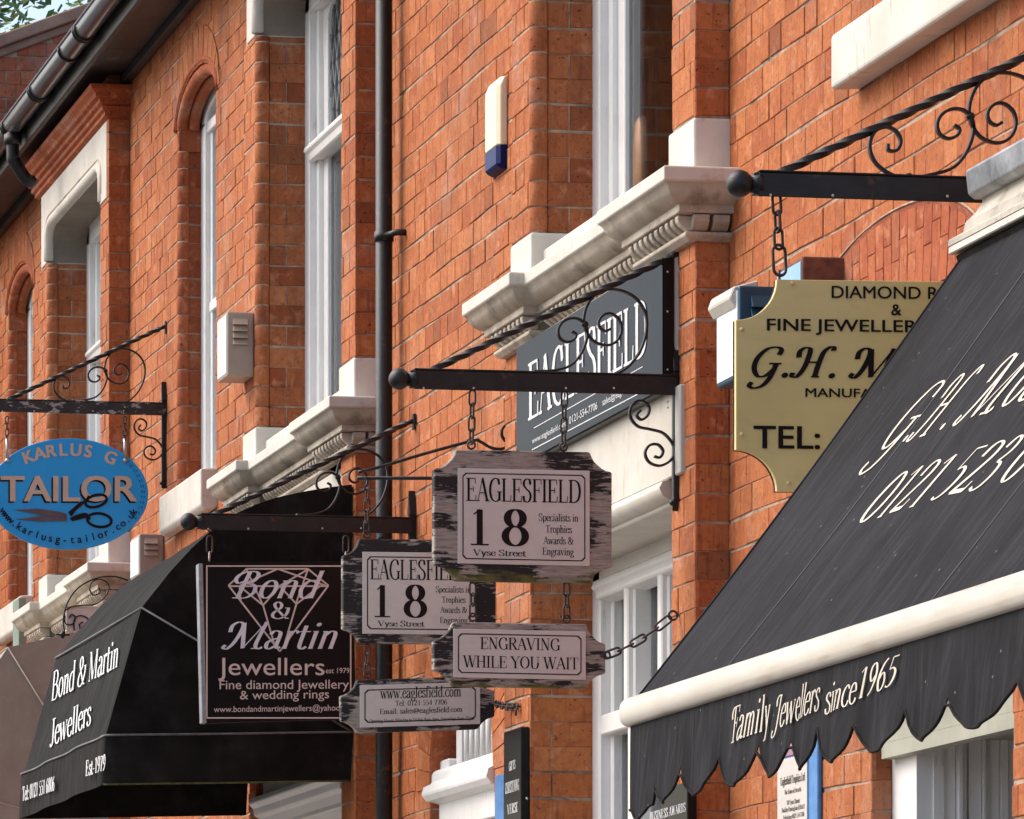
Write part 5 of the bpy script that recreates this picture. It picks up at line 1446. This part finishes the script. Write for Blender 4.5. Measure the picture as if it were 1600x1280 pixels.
lay(mb, pol, onval, (-1, 0, 0), M['cream'], .002); finish('lettering', mb, t)
# hood over the roller
mb = MB(); hz = onY(1465, 395, AY).z
mb.prism([(3.772, AY + .03, hz), (3.772, AY + .03, hz + .018), (4.02, AY + .03, hz + .040), (4.02, AY + .03, hz + .02)], (0, AE - AY, 0), M['bar'])
mb.prism([(3.785, AY + .02, hz - .002), (4.02, AY + .02, hz + .018), (4.02, AY + .02, hz - .10), (3.86, AY + .02, hz - .08), (3.80, AY + .02, hz - .05)], (0, AE - AY, 0), M['fabric2'])
finish('roller_hood', mb, t, .003)
# lead-capped shop cornice above it belongs to the house
mb = MB(); ly = AY + .10; lx = onY(1508, 265, ly).x; lz = onY(1508, 265, ly).z; lb = onY(1520, 312, ly).z
mb.prism([(lx, ly, lz - .008), (lx + .004, ly, lz), (D, ly, lz + .05), (D, ly, lb), (lx + .02, ly, lb), (lx + .006, ly, lb + .01)], (0, AE - AY - .2, 0), M['lead']); finish('lead_capping', mb, near, .004, 2)
mb = MB(); mb.sweep([(D, ly - .012), (lx + .035, ly - .012), (lx + .035, AE)][::1], [(0, lb), (.0, lb - .01), (-.012, lb - .03), (-.03, lb - .05), (-.034, lb - .075), (-.06, lb - .085), (-.06, lb - .10)], M['dirtycream'])
mb.box((lx + .10, ly - .02, lb - .1), (D, AE, lb - .002), M['dirtycream']); finish('shop_cornice', mb, near, .003)

# ------------------------------------------------------------------ old black hood awning
HY = 19.31
def hood(label, HY, prof, pivot, drop, mat, pipe, farx, nseam):
    """prof: photo points on the near end from the wall outwards and down; pivot: wall hinge of the ribs"""
    P = [onY(x, y, HY) for x, y in prof]; pv = onY(*pivot, HY); fy = onX(*farx, P[-1].x).y; L = fy - HY
    t = thing('awning', label, 'awning', Vector((D, HY, pv.z)), 'shop awnings')
    mb = MB(); n = 16; k = len(P); vs = []
    for i in range(n + 1):
        for j, p in enumerate(P):
            s = (math.sin(math.pi * i / n) * .004 + (.006 * math.sin(math.pi * 4 * i / n) ** 2 if 0 < j < k - 2 else 0)) * (1 if 0 < j < k - 1 else 0); vs.append((p.x + s, HY + L * i / n, p.z - s))
    fs = [(i * k + j, i * k + j + 1, (i + 1) * k + j + 1, (i + 1) * k + j) for i in range(n) for j in range(k - 1)]
    mb.add(vs, fs, M[mat], smooth=False); cn = finish('canopy', mb, t)
    sm = cn.modifiers.new('thickness', 'SOLIDIFY'); sm.thickness = .003; sm.offset = 1
    for yy, nm in ((HY, 'end_panel'), (fy, 'end_panel')):
        mb = MB(); c0 = Vector((pv.x, yy, pv.z)); q = [Vector((p.x, yy, p.z)) for p in P]
        m_ = [(c0 + a) / 2 + Vector((0, (.022 + .010 * math.sin(i_ * 2.3)) * (1 if yy == HY else -1), 0)) for i_, a in enumerate(q)]
        for a, b, c, d in zip(q, q[1:], m_, m_[1:]): mb.add([a, b, d, c], [(0, 1, 2, 3)], M[mat], smooth=True); mb.add([c, d, c0], [(0, 1, 2)], M[mat], smooth=True)
        finish(nm, mb, t)
    mb = MB(); vx = P[-1]; dz = (vx.z - onY(*drop, HY).z); n = 40; vs = []
    path = [(pv.x, HY)] + [(vx.x + .0, HY)] 
    pts = []
    for i in range(25): u = i / 24; pts.append((pv.x + (vx.x - pv.x) * u, HY - .004 - .005 * math.sin(u * 9), pv.z + (vx.z - pv.z) * u))
    for i in range(1, 31): u = i / 30; pts.append((vx.x - .004 + .006 * math.sin(u * 17) , HY + L * u, vx.z))
    for i in range(1, 25): u = i / 24; pts.append((vx.x + (pv.x - vx.x) * u, fy + .004, vx.z + (pv.z - vx.z) * u))
    m = len(pts)
    for x, y, z in pts: vs += [(x, y, z), (x - .006, y, z - dz * .5), (x - .010, y, z - dz)]
    fs = [(i * 3 + j, i * 3 + j + 1, i * 3 + 4 + j, i * 3 + 3 + j) for i in range(m - 1) for j in range(2)]
    mb.add(vs, fs, M[mat], smooth=True); finish('valance', mb, t)
    mb = MB(); mb.tube([Vector(vs[i * 3 + 2]) for i in range(25)], .0035, M['moss'], 6); finish('mossy_hem', mb, t)
    mb = MB(); mb.tube([Vector(vs[i * 3]) + Vector((-.002, 0, .002)) for i in range(m)], .0045, M[pipe], 6); finish('piping', mb, t)
    s_ = P[nseam]; mb = MB(); mb.tube([Vector((pv.x, HY - .004, pv.z)), Vector((s_.x, HY - .006, s_.z)), Vector((s_.x - .003, fy, s_.z + .003))], .0045, M[pipe], 6); finish('piping', mb, t)
    return t, P, pv, fy
M['moss'] = mottled('mossy_hem', (.05, .05, .008), (.11, .10, .02), 40, .8, bmp=.1)
M['dustpipe'] = mottled('dusty_piping', (.10, .10, .10), (.17, .16, .16), 20, .7, bmp=0)
M['creampipe'] = mottled('cream_piping', (.36, .30, .25), (.46, .40, .33), 20, .7, bmp=0)
t, P, pv, fy = hood('old black canvas hood awning with tall white lettering on its sloping front', HY, [(550, 757), (510, 762), (470, 769), (430, 778), (395, 790), (362, 806), (330, 829), (298, 858), (266, 893), (240, 926), (221, 950), (165, 1150)], (552, 1145), (157, 1226), 'fabric2', 'dustpipe', (37, 1203), 10)
FP0, FP1 = P[10], P[11]; FN = Vector((0, -1, 0)).cross((FP0 - FP1).normalized())
fn2 = lambda x, y: onP(x, y, FP0 + FN * .002, FN)
mb = MB(); pol = fit(roman('Bond & Martin', .115, .04, .22, GL, .05), 82, 186, -1096, 44, 54)
pol += fit(roman('Jewellers', .115, .04, .16, GL, .05), 79, 144, -1168, 41, 36)
lay(mb, pol, fn2, FN, M['whitetext'], .004)
fn3 = lambda x, y: onX(x, y, P[-1].x - .022)
lay(mb, fit(roman('Tel: 0121 551 6806', .17, .06, .1, GL, .05), 36, 86, -1252, 22, 17) + fit(roman('Est-1979', .17, .06, .1, GL, .05), 135, 166, -1213, 24, 10), fn3, (-1, 0, 0), M['whitetext'], .003)
finish('lettering', mb, t)
hood('tan canvas hood awning with cream piping on its ribs', 24.95, [(208, 962), (98, 992), (12, 1012), (-60, 1120), (-80, 1230)], (200, 1316), (-82, 1330), 'taupe', 'creampipe', (-190, 1290), 2)

# ------------------------------------------------------------------ small scroll bracket and strip by the far bay
SY = 23.2; so_ = onY(186, 915, SY)
t = thing('sign_bracket', 'small half round bracket with star tip, above the old black awning', 'sign bracket', so_, 'wrought iron sign brackets')
q = lambda pts: [onY(x, y, SY) for x, y in pts]
mb = MB(); mb.strip(smooth(q([(200, 907), (178, 901), (150, 904), (122, 919), (105, 943), (99, 968), (101, 990)])), .010, .006, M['iron']); finish('arch_bar', mb, t)
for cu in ([(101, 955), (112, 948), (130, 946), (150, 944), (165, 932), (170, 916), (160, 906), (146, 908), (140, 920), (146, 930), (156, 926), (154, 918)], [(101, 960), (102, 974), (112, 976), (118, 966), (112, 960), (108, 966)], [(116, 985), (116, 968), (126, 962), (138, 968), (138, 982), (128, 986), (124, 976), (130, 972)]):
    mb = MB(); mb.strip(smooth(q(cu)), .010, .005, M['iron']); finish('scroll', mb, t)
mb = MB(); c0 = onY(98, 992, SY); mb.box(c0 + Vector((-.03, -.006, -.004)), c0 + Vector((.03, .006, .004)), M['iron']); mb.sphere(c0, .011, M['iron'], 10, (1, 1, 1.6)); finish('star_tip', mb, t)
mb = MB(); mb.box(onY(104, 988, SY) + Vector((0, .005, 0)), onY(200, 948, SY) + Vector((0, .012, 0)), M['alu']); finish('panel', mb, t, .002)
mb = MB(); a = onX(20, 940, XP - .06); b = onX(29, 935, XP - .06); mb.box((XP - .06, b.y, a.z - .35), (XP - .02, a.y, a.z), M['green'])
tag(finish('sign_post', mb, None, .003, 1, (XP - .06, b.y, a.z - .35)), 'dull green upright strip rising beside the tan canvas hood awning', 'post')
